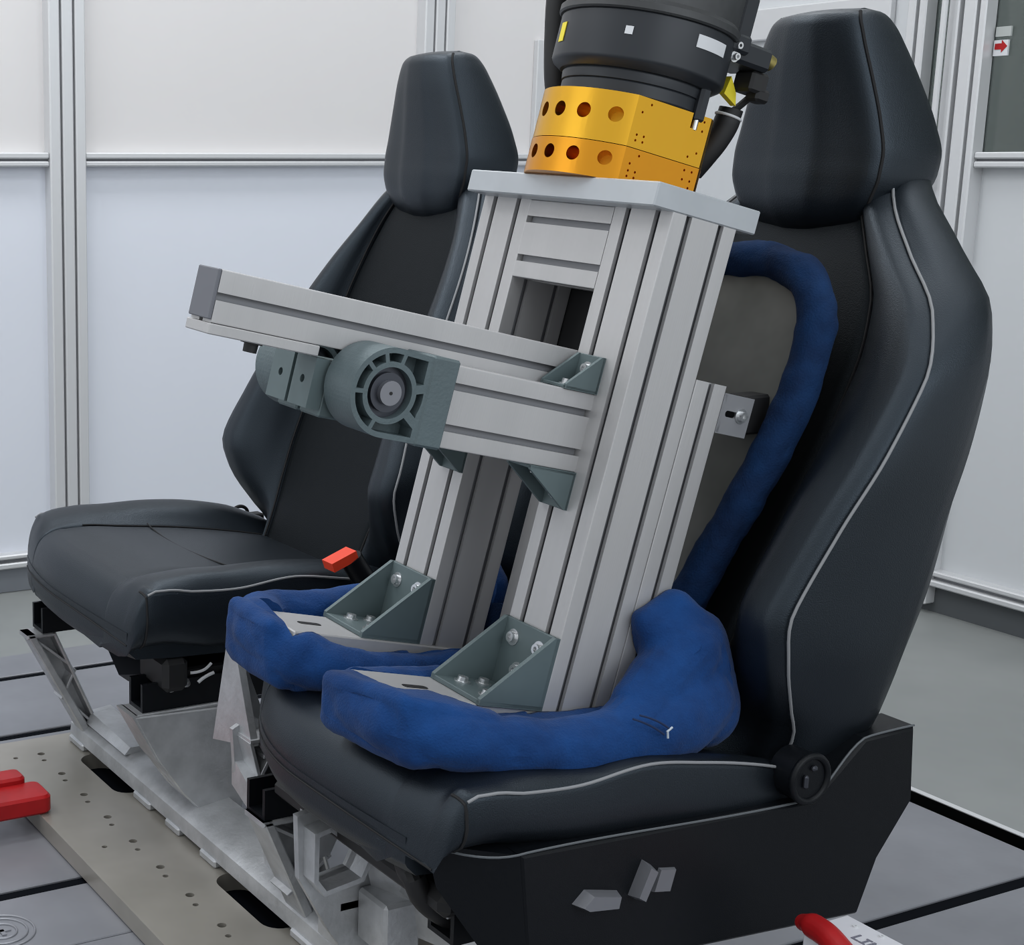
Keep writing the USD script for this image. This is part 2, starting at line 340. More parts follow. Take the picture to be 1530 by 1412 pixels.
# notices stuck on the glass
nt = thing('notice_sticker', 'white notice with a red arrow stuck on the right-hand window', 'sticker', (WX, 2.29, 1.235))
obj('paper', bx(-0.0012, 0.0035, -0.0165, 0.0165, -0.022, 0.010), 'white_label', nt)
ar = Polygon([(0.0135, -0.009), (0.0135, 0.003), (-0.002, 0.003), (-0.002, 0.0095), (-0.015, -0.003), (-0.002, -0.0155), (-0.002, -0.009)])
obj('arrow', extr(ar, 0, -0.0022, -0.0010), 'red', nt)
n2 = obj('notice_sticker', bx(WX - 0.001, WX + 0.0035, 2.270, 2.305, 1.252, 1.272), 'beyond', None)
n2.SetCustomDataByKey('label', 'plain grey sticker on the window just above the red arrow notice'); n2.SetCustomDataByKey('category', 'sticker')

# ---------------------------------------------------------------- base plate on the bed
BPZ = 0.03
pl = Polygon([(0.7675, 1.20), (0.7675, 2.37), (1.02, 2.37), (1.02, 1.20)])
def stad(x0, x1, y0, y1):
    r = min(x1 - x0, y1 - y0) / 2
    return sbox(x0 + r * 0.9, y0 + r * 0.9, x1 - r * 0.9, y1 - r * 0.9).buffer(r * 0.9, quad_segs=6)
for y0, y1 in ((2.085, 2.262), (1.600, 1.772), (1.25, 1.33)):
    pl = pl.difference(stad(0.905, 0.965, y0, y1))
for k in range(12):
    y = 2.2985 - 0.0937 * k
    pl = pl.difference(Point(0.857, y).buffer(0.0062, quad_segs=5)).difference(Point(0.8515, y - 0.0285).buffer(0.0042, quad_segs=4))
    if k % 4 == 0: pl = pl.difference(Point(0.812, y).buffer(0.0042, quad_segs=4))
bp = thing('base_plate', 'long grey-beige machined plate with two rows of holes under the seat mount', 'plate')
obj('plate', cat(extr(pl.buffer(0), 2, 0.002, BPZ)), 'base_plate', bp)
obj('underlay', bx(0.775, 1.01, 1.21, 2.36, 0.0, 0.003), 'groove', bp)

# ---------------------------------------------------------------- cast aluminium seat mount
mt = thing('seat_mount', 'cast aluminium seat mount with ribbed legs standing on the drilled plate', 'mounting frame')
# long beam with a bevelled top, on little feet
sec = [(0.925, 0.040), (0.927, 0.062), (0.945, 0.075), (1.000, 0.082), (1.000, 0.040)]
bm = bevel_extr([(y, z) for y, z in sec], 1, 1.20, 2.342, 0.004)
obj('beam', bm, 'cast', mt)
for y0, y1 in ((2.275, 2.335), (2.008, 2.068), (1.907, 1.953), (1.790, 1.838), (1.50, 1.58), (1.36, 1.42)):
    obj('foot', bx(0.921, 0.99, y0, y1, BPZ, 0.043, 0.003), 'cast', mt)
def leg_poly(name, pts, y0, y1, bev=0.002): return obj(name, bevel_extr(pts, 1, y0, y1, bev), 'cast', mt)
# far outer leg: front flange, web and cross ribs
def ribbed_leg(x_t, z_t, x_b, z_b, y0, y1, depth_t, depth_b, nr):
    leg_poly('leg_flange', [(x_t, z_t), (x_t + 0.014, z_t), (x_b + 0.016, z_b), (x_b, z_b)], y0, y1)
    leg_poly('leg_web', [(x_t + 0.01, z_t - 0.002), (x_t + depth_t, z_t - 0.002), (x_b + depth_b, z_b), (x_b + 0.01, z_b)], y1 - 0.008, y1)
    leg_poly('leg_flange', [(x_t + depth_t - 0.006, z_t), (x_t + depth_t, z_t), (x_b + depth_b, z_b), (x_b + depth_b - 0.006, z_b)], y0, y1)
    leg_poly('leg_pad', [(x_t, z_t), (x_t + depth_t, z_t), (x_t + depth_t, z_t - 0.007), (x_t, z_t - 0.007)], y0, y1)
    for k in range(nr):
        u, v = (k + 0.15) / nr, (k + 0.95) / nr
        a = np.array([x_t + 0.010 + (x_b - x_t) * u, z_t + (z_b - z_t) * u]); b = np.array([x_t + depth_t - 0.004 + (x_b + depth_b - x_t - depth_t) * v, z_t + (z_b - z_t) * v])
        if k % 2: a[0], b[0] = a[0] + (depth_t - 0.012), b[0] - (depth_t - 0.012)
        d = (b - a) / np.linalg.norm(b - a); n = np.array([-d[1], d[0]]) * 0.0022
        leg_poly('rib', [a + n, b + n, b - n, a - n], y0 + 0.004, y1 - 0.002, 0.0006)
ribbed_leg(0.832, 0.242, 0.928, 0.060, 2.285, 2.325, 0.050, 0.034, 3)
ribbed_leg(0.868, 0.204, 0.940, 0.040, 1.555, 1.606, 0.075, 0.050, 3)
# middle support: broad tapered casting under the far seat's inner rail
sup = [(0.848, 0.229), (1.04, 0.222), (1.035, 0.150), (1.022, 0.060), (0.962, 0.060), (0.925, 0.100), (0.885, 0.158)]
obj('support_side', bevel_extr(sup, 1, 1.897, 1.905, 0.002), 'cast', mt)
obj('support_side', bevel_extr(sup, 1, 1.950, 1.957, 0.002), 'cast', mt)
sf = np.array([(0.846, 1.898, 0.229), (0.846, 1.957, 0.229), (0.884, 1.898, 0.158), (0.884, 1.957, 0.158), (0.856, 1.898, 0.229), (0.856, 1.957, 0.229), (0.894, 1.898, 0.158), (0.894, 1.957, 0.158)])
obj('support_face', trimesh.convex.convex_hull(sf), 'cast', mt)
sf2 = np.array([(0.884, 1.898, 0.158), (0.884, 1.957, 0.158), (0.958, 1.898, 0.062), (0.958, 1.957, 0.062), (0.894, 1.898, 0.158), (0.894, 1.957, 0.158), (0.970, 1.898, 0.062), (0.970, 1.957, 0.062)])
obj('support_face', trimesh.convex.convex_hull(sf2), 'cast', mt)
obj('support_pad', bx(0.852, 1.04, 1.903, 1.957, 0.222, 0.229, 0.002), 'cast', mt)
obj('cross_link', trimesh.convex.convex_hull(np.array([(0.935, 2.13, 0.075), (0.99, 2.13, 0.075), (0.935, 2.29, 0.075), (0.99, 2.29, 0.075), (0.945, 2.13, 0.086), (0.985, 2.13, 0.086), (0.945, 2.29, 0.092), (0.985, 2.29, 0.092)])), 'cast', mt)
# tall fin between the seats
fin = np.array([(0.905, 1.722, 0.402), (0.905, 1.712, 0.402), (0.905, 1.655, 0.262), (0.905, 1.765, 0.235)])
obj('fin', trimesh.convex.convex_hull(np.vstack([fin, fin + (0.010, 0, 0)])), 'cast', mt)
fin2 = np.array([(0.914, 1.717, 0.385), (0.935, 1.717, 0.33), (0.965, 1.717, 0.25), (0.914, 1.717, 0.25)])
obj('fin', trimesh.convex.convex_hull(np.vstack([fin2 + (0, 0.004, 0), fin2 - (0, 0.004, 0)])), 'cast', mt)
# pocketed web from the fin down to the near seat's rail
webo = Polygon([(0.895, 0.275), (0.925, 0.290), (0.952, 0.268), (1.002, 0.205), (1.002, 0.178), (0.990, 0.06), (0.955, 0.06), (0.936, 0.15), (0.900, 0.21)])
obj('web', extr(webo, 1, 1.690, 1.698), 'cast', mt)
for a, b in (((0.905, 0.268), (0.952, 0.268)), ((0.952, 0.268), (1.002, 0.205)), ((1.002, 0.205), (1.0, 0.172)), ((0.905, 0.200), (1.0, 0.176)), ((0.925, 0.245), (0.972, 0.243)), ((0.945, 0.264), (0.915, 0.21)), ((0.975, 0.236), (0.935, 0.195)), ((0.905, 0.265), (0.925, 0.19)), ((0.93, 0.19), (0.95, 0.07))):
    a, b = np.array(a), np.array(b); d = (b - a) / np.linalg.norm(b - a); n = np.array([-d[1], d[0]]) * 0.0025
    leg_poly('rib', [a + n - d * 0.002, b + n + d * 0.002, b - n + d * 0.002, a - n - d * 0.002], 1.655, 1.691, 0.0006)
obj('spar', trimesh.convex.convex_hull(np.array([(0.90, 1.70, 0.235), (0.90, 1.70, 0.195), (0.925, 1.70, 0.235), (0.925, 1.70, 0.195), (0.895, 1.60, 0.19), (0.895, 1.60, 0.165), (0.92, 1.60, 0.19), (0.92, 1.60, 0.165)])), 'cast', mt)
# open-window bracket on the near side of the near leg
o3 = lambda y: np.array([(0.842, 0.268), (0.868, 0.272), (0.885, 0.262), (0.962, 0.196), (0.972, 0.14), (0.965, 0.06), (0.93, 0.055), (0.885, 0.12), (0.846, 0.19)])
br = Polygon(o3(0)).buffer(0.006).buffer(-0.006)
hole = Polygon([(0.857, 0.250), (0.873, 0.253), (0.923, 0.207), (0.914, 0.189), (0.868, 0.182), (0.857, 0.197)])
obj('bracket', bevel_extr([tuple(q) for q in o3(0)], 1, 1.435, 1.442, 0.002) if False else extr(br.difference(hole), 1, 1.430, 1.440), 'cast', mt)
rim = hole.buffer(0.006, join_style=2).difference(hole)
obj('bracket_rim', extr(rim, 1, 1.405, 1.446), 'cast', mt)
obj('bracket_back', extr(hole.buffer(0.001).intersection(sbox(0.875, 0.1, 1.0, 0.4)), 1, 1.475, 1.48), 'cast', mt)
obj('bracket_block', cat(bx(0.925, 0.975, 1.37, 1.43, 0.10, 0.165, 0.004), bx(0.955, 1.00, 1.32, 1.43, 0.165, 0.20, 0.006)), 'cast', mt)
obj('bracket_arm', trimesh.convex.convex_hull(np.array([(0.93, 1.43, 0.215), (0.96, 1.43, 0.19), (0.95, 1.43, 0.15), (1.03, 1.30, 0.17), (1.045, 1.30, 0.14), (1.0, 1.30, 0.115), (0.95, 1.42, 0.12)])), 'cast', mt)
for q in ((0.925, 0.955, 1.45, 1.52, 0.062, 0.10, 0.004), (0.95, 0.98, 1.40, 1.50, 0.05, 0.085, 0.004), (0.90, 0.93, 1.43, 1.48, 0.135, 0.15, 0.003)): obj('lug', bx(*q), 'cast', mt)
obj('foot_plate', bx(0.93, 1.02, 1.22, 1.56, BPZ, 0.048, 0.003), 'cast', mt)
obj('step_block', cat(bx(0.965, 1.01, 1.44, 1.50, 0.048, 0.075, 0.004), bx(1.0, 1.06, 1.36, 1.43, 0.05, 0.11, 0.008)), 'base_plate', mt)
obj('bolt', screw((0.926, 1.468, 0.102), (0, -0.5, 0.8), 0.006), 'steel', mt)
obj('bolt', screw((0.945, 1.50, 0.10), (0, -0.5, 0.8), 0.006), 'steel', mt)

# ---------------------------------------------------------------- car seats
BZ = [0.30, 0.345, 0.38, 0.42, 0.48, 0.54, 0.62, 0.70, 0.77, 0.84, 0.90, 0.95, 0.985, 1.0]
BE = [-0.07, -0.06, -0.045, -0.004, 0.052, 0.082, 0.078, 0.066, 0.050, 0.033, 0.018, 0.008, -0.004, -0.02]
EO = [-0.15, -0.145, -0.14, -0.125, -0.11, -0.10, -0.08, -0.06, -0.045, -0.032, -0.028, -0.030, -0.045, -0.05]
pch = lambda ys: PchipInterpolator(BZ, ys)
# half widths at the piping, of the middle panel and of the side wall; the seat with the frame on it is reclined a little further
SHAPE = {
    'near': dict(x0=1.520, tan=0.475, w=[0.215, 0.225, 0.236, 0.250, 0.266, 0.270, 0.280, 0.289, 0.284, 0.246, 0.174, 0.120, 0.092, 0.08],
                 i=[0.15, 0.15, 0.15, 0.152, 0.155, 0.158, 0.162, 0.166, 0.165, 0.150, 0.112, 0.078, 0.055, 0.045],
                 o=[0.232, 0.246, 0.258, 0.270, 0.280, 0.283, 0.286, 0.290, 0.288, 0.268, 0.208, 0.148, 0.106, 0.09]),
    'far': dict(x0=1.472, tan=0.375, w=[0.20, 0.21, 0.22, 0.235, 0.258, 0.265, 0.246, 0.228, 0.208, 0.184, 0.155, 0.128, 0.10, 0.09],
                i=[0.14, 0.14, 0.14, 0.142, 0.15, 0.155, 0.152, 0.147, 0.140, 0.128, 0.110, 0.082, 0.06, 0.05],
                o=[0.215, 0.23, 0.24, 0.255, 0.276, 0.280, 0.262, 0.244, 0.224, 0.200, 0.172, 0.142, 0.112, 0.10])}
zs = np.linspace(0.30, 1.0, 44)
def backrest(YC, dz, root, which):
    S = SHAPE[which]; fBE, fEO = pch(BE), pch(EO); fBW, fBI, fUO = pch(S['w']), pch(S['i']), pch(S['o'])
    back_front = lambda z: S['x0'] - (0.94 - z) * S['tan']
    def P3(u, e, z): return (back_front(z) - e, YC + u, z + dz)
    def ring_bolster(z, s):
        w, eb, wi, uo, eo = fBW(z), fBE(z), fBI(z), fUO(z), fEO(z)
        pts = [(wi + 0.002, -0.030), (wi + 0.001, -0.006), (wi + 0.006, 0.002), (wi + 0.25 * (w - wi), eb * 0.55 + 0.004), (wi + 0.62 * (w - wi), eb * 0.98 + 0.004), (w - 0.014, eb + 0.003), (w - 0.002, eb - 0.008), (w + 0.003, eb - 0.016)]
        side = [(w + 0.35 * (uo - w) + 0.004, eb + 0.38 * (eo - eb)), (w + 0.75 * (uo - w) + 0.004, eb + 0.75 * (eo - eb)), (uo, eo), (uo - 0.006, eo - 0.022), (uo - 0.035, eo - 0.042), (min(wi, uo - 0.05), eo - 0.046)]
        f = dense(pts, 18); b = dense(side, 12)
        return [P3(s * u, e, z) for u, e in np.vstack([f, b])]
    for s in (-1, 1):
        G = np.array([ring_bolster(z, s) for z in zs])
        obj('backrest_bolster', grid_mesh(G), 'leather', root, smooth=40)
    def ring_insert(z):
        wi, eo = fBI(z), fEO(z)
        f = dense([(-wi + 0.0005, -0.03), (-wi + 0.0005, -0.010), (-wi + 0.006, -0.002), (-wi * 0.5, 0.001), (0, 0.0015), (wi * 0.5, 0.001), (wi - 0.006, -0.002), (wi - 0.0005, -0.010), (wi - 0.0005, -0.03)], 25)
        return [P3(u, e, z) for u, e in f] + [P3(wi * 0.9, eo - 0.045, z), P3(-wi * 0.9, eo - 0.045, z)]
    obj('backrest_insert', grid_mesh(np.array([ring_insert(z) for z in zs])), 'leather_insert', root, smooth=40)
    for s in (-1, 1):
        pz = np.linspace(0.35, 0.985, 50)
        pts = [P3(s * (fBW(z) + 0.004), fBE(z) - 0.010, z) for z in pz]
        obj('backrest_piping', tube(pts, 0.0017, 8), 'piping', root)
        pts = [P3(s * (fBI(z) + 0.0005), 0.0, z) for z in np.linspace(0.36, 0.97, 40)]
        obj('backrest_seam', tube(pts, 0.0016, 6), 'seam', root)
    # headrest: lofted in z
    hz = [0.902, 0.910, 0.922, 0.940, 0.960, 0.982, 1.005, 1.04, 1.09, 1.13, 1.155, 1.168, 1.1735]
    hw = [0.045, 0.062, 0.077, 0.091, 0.102, 0.1095, 0.1105, 0.103, 0.088, 0.0745, 0.065, 0.057, 0.040]
    hf = [1.535, 1.515, 1.499, 1.489, 1.485, 1.485, 1.487, 1.488, 1.486, 1.484, 1.485, 1.492, 1.515]
    hb = [1.585, 1.592, 1.600, 1.608, 1.616, 1.622, 1.625, 1.620, 1.606, 1.592, 1.581, 1.570, 1.555]
    hx = S['x0'] - 1.52 + 0.006
    fw_, ff, fb = PchipInterpolator(hz, hw), PchipInterpolator(hz, np.array(hf) + hx), PchipInterpolator(hz, np.array(hb) + hx)
    def ring_h(z):
        w, a, b = fw_(z), ff(z), fb(z)
        c = 0.30 * w                       # the front is creased: a flat middle and two angled cheeks
        f = dense([(-w, a + 0.022), (-w + 0.0005, a + 0.0185), (-w + 0.005, a + 0.0145), (-c - 0.010, a + 0.003), (-c + 0.006, a - 0.0005), (0, a - 0.001), (c - 0.006, a - 0.0005), (c + 0.010, a + 0.003), (w - 0.005, a + 0.0145), (w - 0.0005, a + 0.0185), (w, a + 0.022)], 34)
        r = dense([(w + 0.0025, a + 0.0245), (w + 0.006, a * 0.5 + b * 0.5), (w, b - 0.018), (w - 0.018, b - 0.004), (w * 0.5, b)], 12)
        l = r[::-1] * (-1, 1)
        return [(x, YC + u, z + dz) for u, x in np.vstack([f, r, l])]
    hzs = np.r_[np.linspace(0.902, 1.14, 34), np.linspace(1.143, 1.1735, 14)]
    hr = obj('headrest', grid_mesh(np.array([ring_h(z) for z in hzs])), 'leather', root, smooth=50)
    for s in (-1, 1):
        pts = [(ff(z) + 0.0232, YC + s * (fw_(z) + 0.0008), z + dz) for z in np.linspace(0.93, 1.168, 36)]
        obj('headrest_seam', tube(pts, 0.0022, 6), 'seam', hr)
    obj('neck', bx(1.535 + hx, 1.60 + hx, YC - 0.075, YC + 0.075, 0.90 + dz, 0.97 + dz, 0.01), 'leather', root)

CX_ = [0.826, 0.828, 0.833, 0.841, 0.855, 0.880, 0.92, 0.99, 1.08, 1.16, 1.22, 1.27, 1.31, 1.33]
CZ = [0.335, 0.352, 0.371, 0.386, 0.397, 0.404, 0.405, 0.398, 0.388, 0.376, 0.365, 0.354, 0.343, 0.333]   # top of the middle panel
CC = [0.000, 0.002, 0.005, 0.008, 0.012, 0.014, 0.016, 0.022, 0.032, 0.036, 0.035, 0.028, 0.02, 0.01]      # how far the bolster stands above it
CP = [0.330, 0.352, 0.374, 0.391, 0.406, 0.406, 0.400, 0.396, 0.403, 0.392, 0.380, 0.366, 0.35, 0.34]     # height of its piping
CW = [0.236, 0.244, 0.250, 0.254, 0.257, 0.259, 0.260, 0.260, 0.260, 0.260, 0.259, 0.255, 0.248, 0.24]
CB = [0.326, 0.332, 0.336, 0.340, 0.343, 0.344, 0.338, 0.324, 0.312, 0.304, 0.298, 0.29, 0.28, 0.28]
cz, cc0, cp, cw, cb0 = (PchipInterpolator(CX_, k) for k in (CZ, CC, CP, CW, CB))
xs = np.r_[np.linspace(0.826, 0.87, 16), np.linspace(0.88, 1.33, 28)]
def cushion(YC, dz, root, press, bow_l, bow_r, apron_r, apron_l):
    # the front edge is curved in plan: the corners stand back
    bow = lambda x, u: (bow_l if u > 0 else bow_r) * (abs(u) / 0.26) ** 2 * max(0.0, 1 - (x - 0.826) / 0.22)
    cc = lambda x: cc0(x) * press
    cb = lambda x: cb0(x) - (0.022 if press == 1.0 else 0.0) * min(max((1.06 - x) / 0.1, 0), 1) - 0.0
    wi = 0.165
    top = lambda x: cz(x)
    def half(x):
        z, c, w, b = cz(x), cc(x), cw(x), cb(x)
        pip = cp(x)
        return z, c, w, b, pip
    dip = lambda x: min(max((x - 0.88) / 0.05, 0.0), 1.0)
    def ring_mid(x):
        z, c, w, b, pip = half(x); k = dip(x)
        f = dense([(-wi, z - 0.025), (-wi, z - 0.0005 - 0.0055 * k), (-wi + 0.01, z), (0, z + 0.002), (wi - 0.01, z), (wi, z - 0.0005 - 0.0055 * k), (wi, z - 0.025)], 21)
        return [(x + bow(x, u), YC + u, q + dz) for u, q in f] + [(x + bow(x, wi), YC + wi * 0.9, min(b, 0.30) + dz), (x + bow(x, -wi), YC - wi * 0.9, min(b, 0.30) + dz)]
    obj('cushion_insert', grid_mesh(np.array([ring_mid(x) for x in xs])), 'leather', root, smooth=40)
    for s in (-1, 1):
        def ring(x):
            z, c, w, b, pip = half(x); k = dip(x)
            f = dense([(wi - 0.0005, z - 0.025), (wi - 0.0005, z - 0.0008 - 0.0032 * k), (wi + 0.008, z + c * 0.12), (wi + 0.035, z + c * 0.8), (wi + 0.062, z + c), (w - 0.018, max(z + c * 0.92, pip + 0.004)), (w, pip), (w + 0.002, pip - 0.006)], 20)
            g = dense([(w + 0.004, pip - 0.40 * (pip - b)), (w + 0.000, b + 0.30 * (pip - b)), (w - 0.014, b + 0.004), (w - 0.03, b), (wi * 0.9, b)], 12)
            return [(x + bow(x, s * u), YC + s * u, q + dz) for u, q in np.vstack([f, g])]
        G = np.array([ring(x) for x in xs])
        obj('cushion_bolster', grid_mesh(G), 'leather', root, smooth=40)
        pts = [(x + bow(x, s * cw(x)), YC + s * (cw(x) + 0.002), half(x)[4] + dz + 0.001) for x in np.linspace(0.848, 1.29, 40)]
        obj('cushion_piping', tube(pts, 0.0017, 8), 'piping', root)
        pts = [(x - 0.001 + bow(x, s * wi), YC + s * wi, cz(x) + dz - 0.001) for x in np.linspace(0.925, 1.28, 36)]
        obj('cushion_seam', tube(pts, 0.0015, 6), 'seam', root)
        k = int(np.argmin(abs(xs - 0.846)))
        obj('cushion_seam', tube(G[k][15 if s < 0 else 19:29] * (1, 1, 1) + np.array((-0.0005, s * 0.001, 0)), 0.0017, 6), 'seam', root)
    # seam across the front face
    pts = [(0.826 + bow(0.826, u), YC + u, 0.335 + dz - 0.006 * (abs(u) / 0.2) ** 2) for u in np.linspace(-0.235, 0.235, 30)]
    obj('cushion_seam', tube(pts, 0.0013, 6), 'seam', root)
    pts = [(1.03 + 0.02 * (u / wi) ** 2, YC + u, cz(1.03) + dz + 0.001) for u in np.linspace(-wi, wi, 20)]
    obj('cushion_seam', tube(pts, 0.0012, 6), 'seam', root)
    # front apron under the cushion
    ap = [(0.8262, 0.345), (0.8262, 0.318), (0.829, 0.304), (0.840, 0.293), (0.90, 0.288), (1.1, 0.280), (1.1, 0.305), (0.86, 0.345)]
    us = np.linspace(-apron_r, 0.236, 25)
    obj('cushion_apron', grid_mesh(np.array([[(x + bow(0.826 if x < 0.85 else x, u), YC + u, z + dz + ((0.012 if u < 0 else apron_l) * (abs(u) / 0.236) ** 2 if z < 0.31 else 0)) for x, z in ap] for u in us])), 'leather', root, smooth=40)

def rail(root, x0, x1, yc, z0, h=0.042, w=0.046):
    t = 0.006
    s = Polygon([(yc - w / 2, z0), (yc + w / 2, z0), (yc + w / 2, z0 + h), (yc + w / 2 - t, z0 + h), (yc + w / 2 - t, z0 + t), (yc - w / 2 + t, z0 + t), (yc - w / 2 + t, z0 + h), (yc - w / 2, z0 + h)])
    r = obj('seat_rail', extr(s, 0, x0, x1), 'plastic', root, label='black seat rail under the cushion')
    obj('slider', bx(x0 + 0.06, x1, yc - w / 2 + 0.009, yc + w / 2 - 0.009, z0 + 0.01, z0 + h + 0.012, 0.003), 'plastic_deep', r)

Y1, Y2 = 1.40, 2.127
s1 = thing('car_seat', 'black leather car seat carrying the aluminium frame, with side trim and switches', 'car seat')
backrest(Y1, 0.0, s1, 'near'); cushion(Y1, -0.008, s1, 0.35, 0.100, 0.016, 0.195, 0.036)
rail(s1, 0.872, 1.30, Y1 + 0.183, 0.202); rail(s1, 0.90, 1.30, Y1 - 0.17, 0.202)
obj('under_frame', cat(bx(0.95, 1.32, Y1 - 0.2, Y1 + 0.2, 0.215, 0.26, 0.01), bx(0.88, 0.95, Y1 - 0.2, Y1 + 0.16, 0.235, 0.265, 0.01)), 'plastic_deep', s1)
# side trim with its front corner
tp = [(0.917, 0.334), (1.314, 0.319), (1.384, 0.378), (1.462, 0.380), (1.470, 0.290), (1.423, 0.228), (1.399, 0.165), (0.935, 0.192)]
obj('side_trim', bevel_extr(tp, 1, 1.128, 1.178, 0.004), 'plastic', s1)
fc = np.array([(0.918, 1.130, 0.333), (0.846, 1.186, 0.336), (0.856, 1.180, 0.290), (0.916, 1.148, 0.193), (0.937, 1.130, 0.193), (0.955, 1.150, 0.333), (0.866, 1.205, 0.335), (0.872, 1.200, 0.295), (0.96, 1.150, 0.193)])
obj('front_trim', trimesh.convex.convex_hull(fc), 'plastic', s1)
obj('trim_edge', tube(spline([(0.8455, 1.1855, 0.3362), (0.9165, 1.1305, 0.3335), (0.920, 1.1305, 0.3338), (1.30, 1.1303, 0.3195), (1.314, 1.1303, 0.3195), (1.319, 1.1303, 0.3225), (1.381, 1.1303, 0.376), (1.388, 1.1303, 0.3785), (1.462, 1.1303, 0.3802)], 60), 0.0013, 6), 'piping_dark', s1)
# switches
def swb(pts, y0, y1, inset):
    p = np.array(pts, float); c = p.mean(0); q = c + (p - c) * inset
    return trimesh.convex.convex_hull(np.vstack([np.c_[p[:, 0], np.full(len(p), y1), p[:, 1]], np.c_[q[:, 0], np.full(len(p), y0), q[:, 1]]]))
obj('switch', swb([(0.984, 0.268), (0.993, 0.262), (1.040, 0.256), (1.043, 0.271), (0.999, 0.281)], 1.114, 1.13, 0.80), 'switch', s1, label='grey wedge-shaped slide switch on the side trim')
obj('switch', swb([(1.057, 0.262), (1.068, 0.255), (1.085, 0.291), (1.073, 0.299)], 1.113, 1.13, 0.82), 'switch', s1, label='grey upright recline switch on the side trim')
obj('switch', swb([(1.088, 0.259), (1.112, 0.255), (1.119, 0.281), (1.096, 0.285)], 1.124, 1.13, 0.88), 'switch', s1, label='flat grey square switch on the side trim')
kn = obj('recliner_cap', cat(cyl((1.292, 1.150, 0.351), (1.292, 1.118, 0.351), 0.0275, 28), trimesh.creation.torus(0.0255, 0.004).apply_transform(trimesh.transformations.rotation_matrix(math.pi / 2, [1, 0, 0])).apply_translation((1.292, 1.118, 0.351))), 'plastic', s1)
obj('cap_bolt', cat(bx(1.281, 1.287, 1.113, 1.119, 0.342, 0.357, 0.002), bx(1.291, 1.299, 1.113, 1.119, 0.360, 0.366, 0.002)), 'dark_steel', kn)
obj('hose', tube(spline([(0.90, 1.30, 0.27), (0.874, 1.245, 0.268), (0.880, 1.24, 0.250), (0.906, 1.24, 0.224), (0.946, 1.238, 0.200), (0.99, 1.235, 0.18)], 24), 0.0125, 12), 'rubber', s1)
obj('hose_tab', bx(0.902, 0.926, 1.222, 1.226, 0.224, 0.240, 0.002), 'cast', s1)

s2 = thing('car_seat', 'empty black leather car seat behind, nearer the left wall', 'car seat')
backrest(Y2, -0.006, s2, 'far'); cushion(Y2, 0.012, s2, 1.0, 0.044, 0.010, 0.236, 0.0)
rail(s2, 0.858, 1.30, Y2 + 0.180, 0.243); rail(s2, 0.866, 1.30, Y2 - 0.195, 0.229)
obj('under_frame', cat(bx(0.93, 1.32, Y2 - 0.2, Y2 + 0.2, 0.245, 0.28, 0.01), bx(0.89, 0.93, Y2 - 0.24, Y2 - 0.15, 0.26, 0.31, 0.008), bx(0.872, 0.92, Y2 + 0.16, Y2 + 0.22, 0.28, 0.34, 0.008)), 'plastic_deep', s2)
bk = obj('belt_buckle', tube(spline([(1.22, 1.835, 0.36), (1.185, 1.84, 0.41), (1.165, 1.842, 0.44)], 12), [0.017] * 12, 12), 'plastic', s2)
b0 = np.array((1.128, 1.842, 0.432)); b1 = np.array((1.168, 1.842, 0.447))
d_ = (b1 - b0) / np.linalg.norm(b1 - b0); up_ = np.array((-d_[2], 0, d_[0]))
cs = np.array([b + s * up_ * 0.007 + t * np.array((0, 0.014, 0)) for b in (b0, b1) for s in (-1, 1) for t in (-1, 1)])
obj('release_button', trimesh.convex.convex_hull(cs), 'orange', bk, label='bright orange-red release button')
lp = [(1.288 + 0.016 * math.cos(t) - 0.006, 2.40, 0.378 + 0.014 * math.sin(t)) for t in np.linspace(-0.4, 4.6, 24)]
obj('belt_loop', cat(tube(lp, 0.0032, 8), bx(1.292, 1.325, 2.385, 2.41, 0.33, 0.378, 0.003)), 'rubber', s2)
tg = [tube(spline([(0.935, 1.895, 0.284), (0.953, 1.89, 0.287), (0.966, 1.89, 0.296)], 10), 0.0022, 6), tube(spline([(0.945, 1.89, 0.270), (0.957, 1.89, 0.277), (0.970, 1.89, 0.281)], 10), 0.0026, 6)]
obj('wiring_clip', cat(tg), 'white_label', s2)
obj('rail_bolt', cat(screw((0.908, 1.905, 0.262), (0, -0.6, 0.8), 0.005), screw((0.932, 1.905, 0.266), (0, -0.6, 0.8), 0.005)), 'steel', s2)
obj('link_arm', trimesh.convex.convex_hull(np.array([(0.865, 1.99, 0.262), (0.875, 2.06, 0.285), (0.96, 1.93, 0.27), (0.96, 1.95, 0.285), (0.88, 1.99, 0.25), (0.89, 2.06, 0.27), (0.97, 1.93, 0.25), (0.965, 1.95, 0.265)])), 'dark_steel', s2)

# ---------------------------------------------------------------- aluminium loading frame (own axes: x to the rear, y away from the camera, z up the column)
def Rfr(l, r, y):
    cl, sl, cr, sr, cy, sy = math.cos(l), math.sin(l), math.cos(r), math.sin(r), math.cos(y), math.sin(y)
    Mm = np.stack([(cl, 0, -sl), (0, -1, 0), (sl, 0, cl)], 1) @ np.array([[1, 0, 0], [0, cr, sr], [0, -sr, cr]])
    Mm = np.array([[cy, -sy, 0], [sy, cy, 0], [0, 0, 1]]) @ Mm
    return Mm * (1, -1, 1)
FR = Rfr(0.2268, 0.0322, -0.007); FO = np.array((1.16158, 1.23767, 0.94792))
def fw_pt(p): return FO + FR @ np.asarray(p, float)
base_l = np.array((0.0, 0.0, -0.575))
lf = thing('loading_frame', 'upright slotted aluminium frame with two feet and a forward arm, leaning on the near seat', 'test frame', fw_pt(base_l), FR)
def L(m): m = m.copy(); m.apply_translation(-base_l); return m
def fobj(name, mesh, m, parent=lf, **k): return obj(name, L(mesh), m, parent, **k)
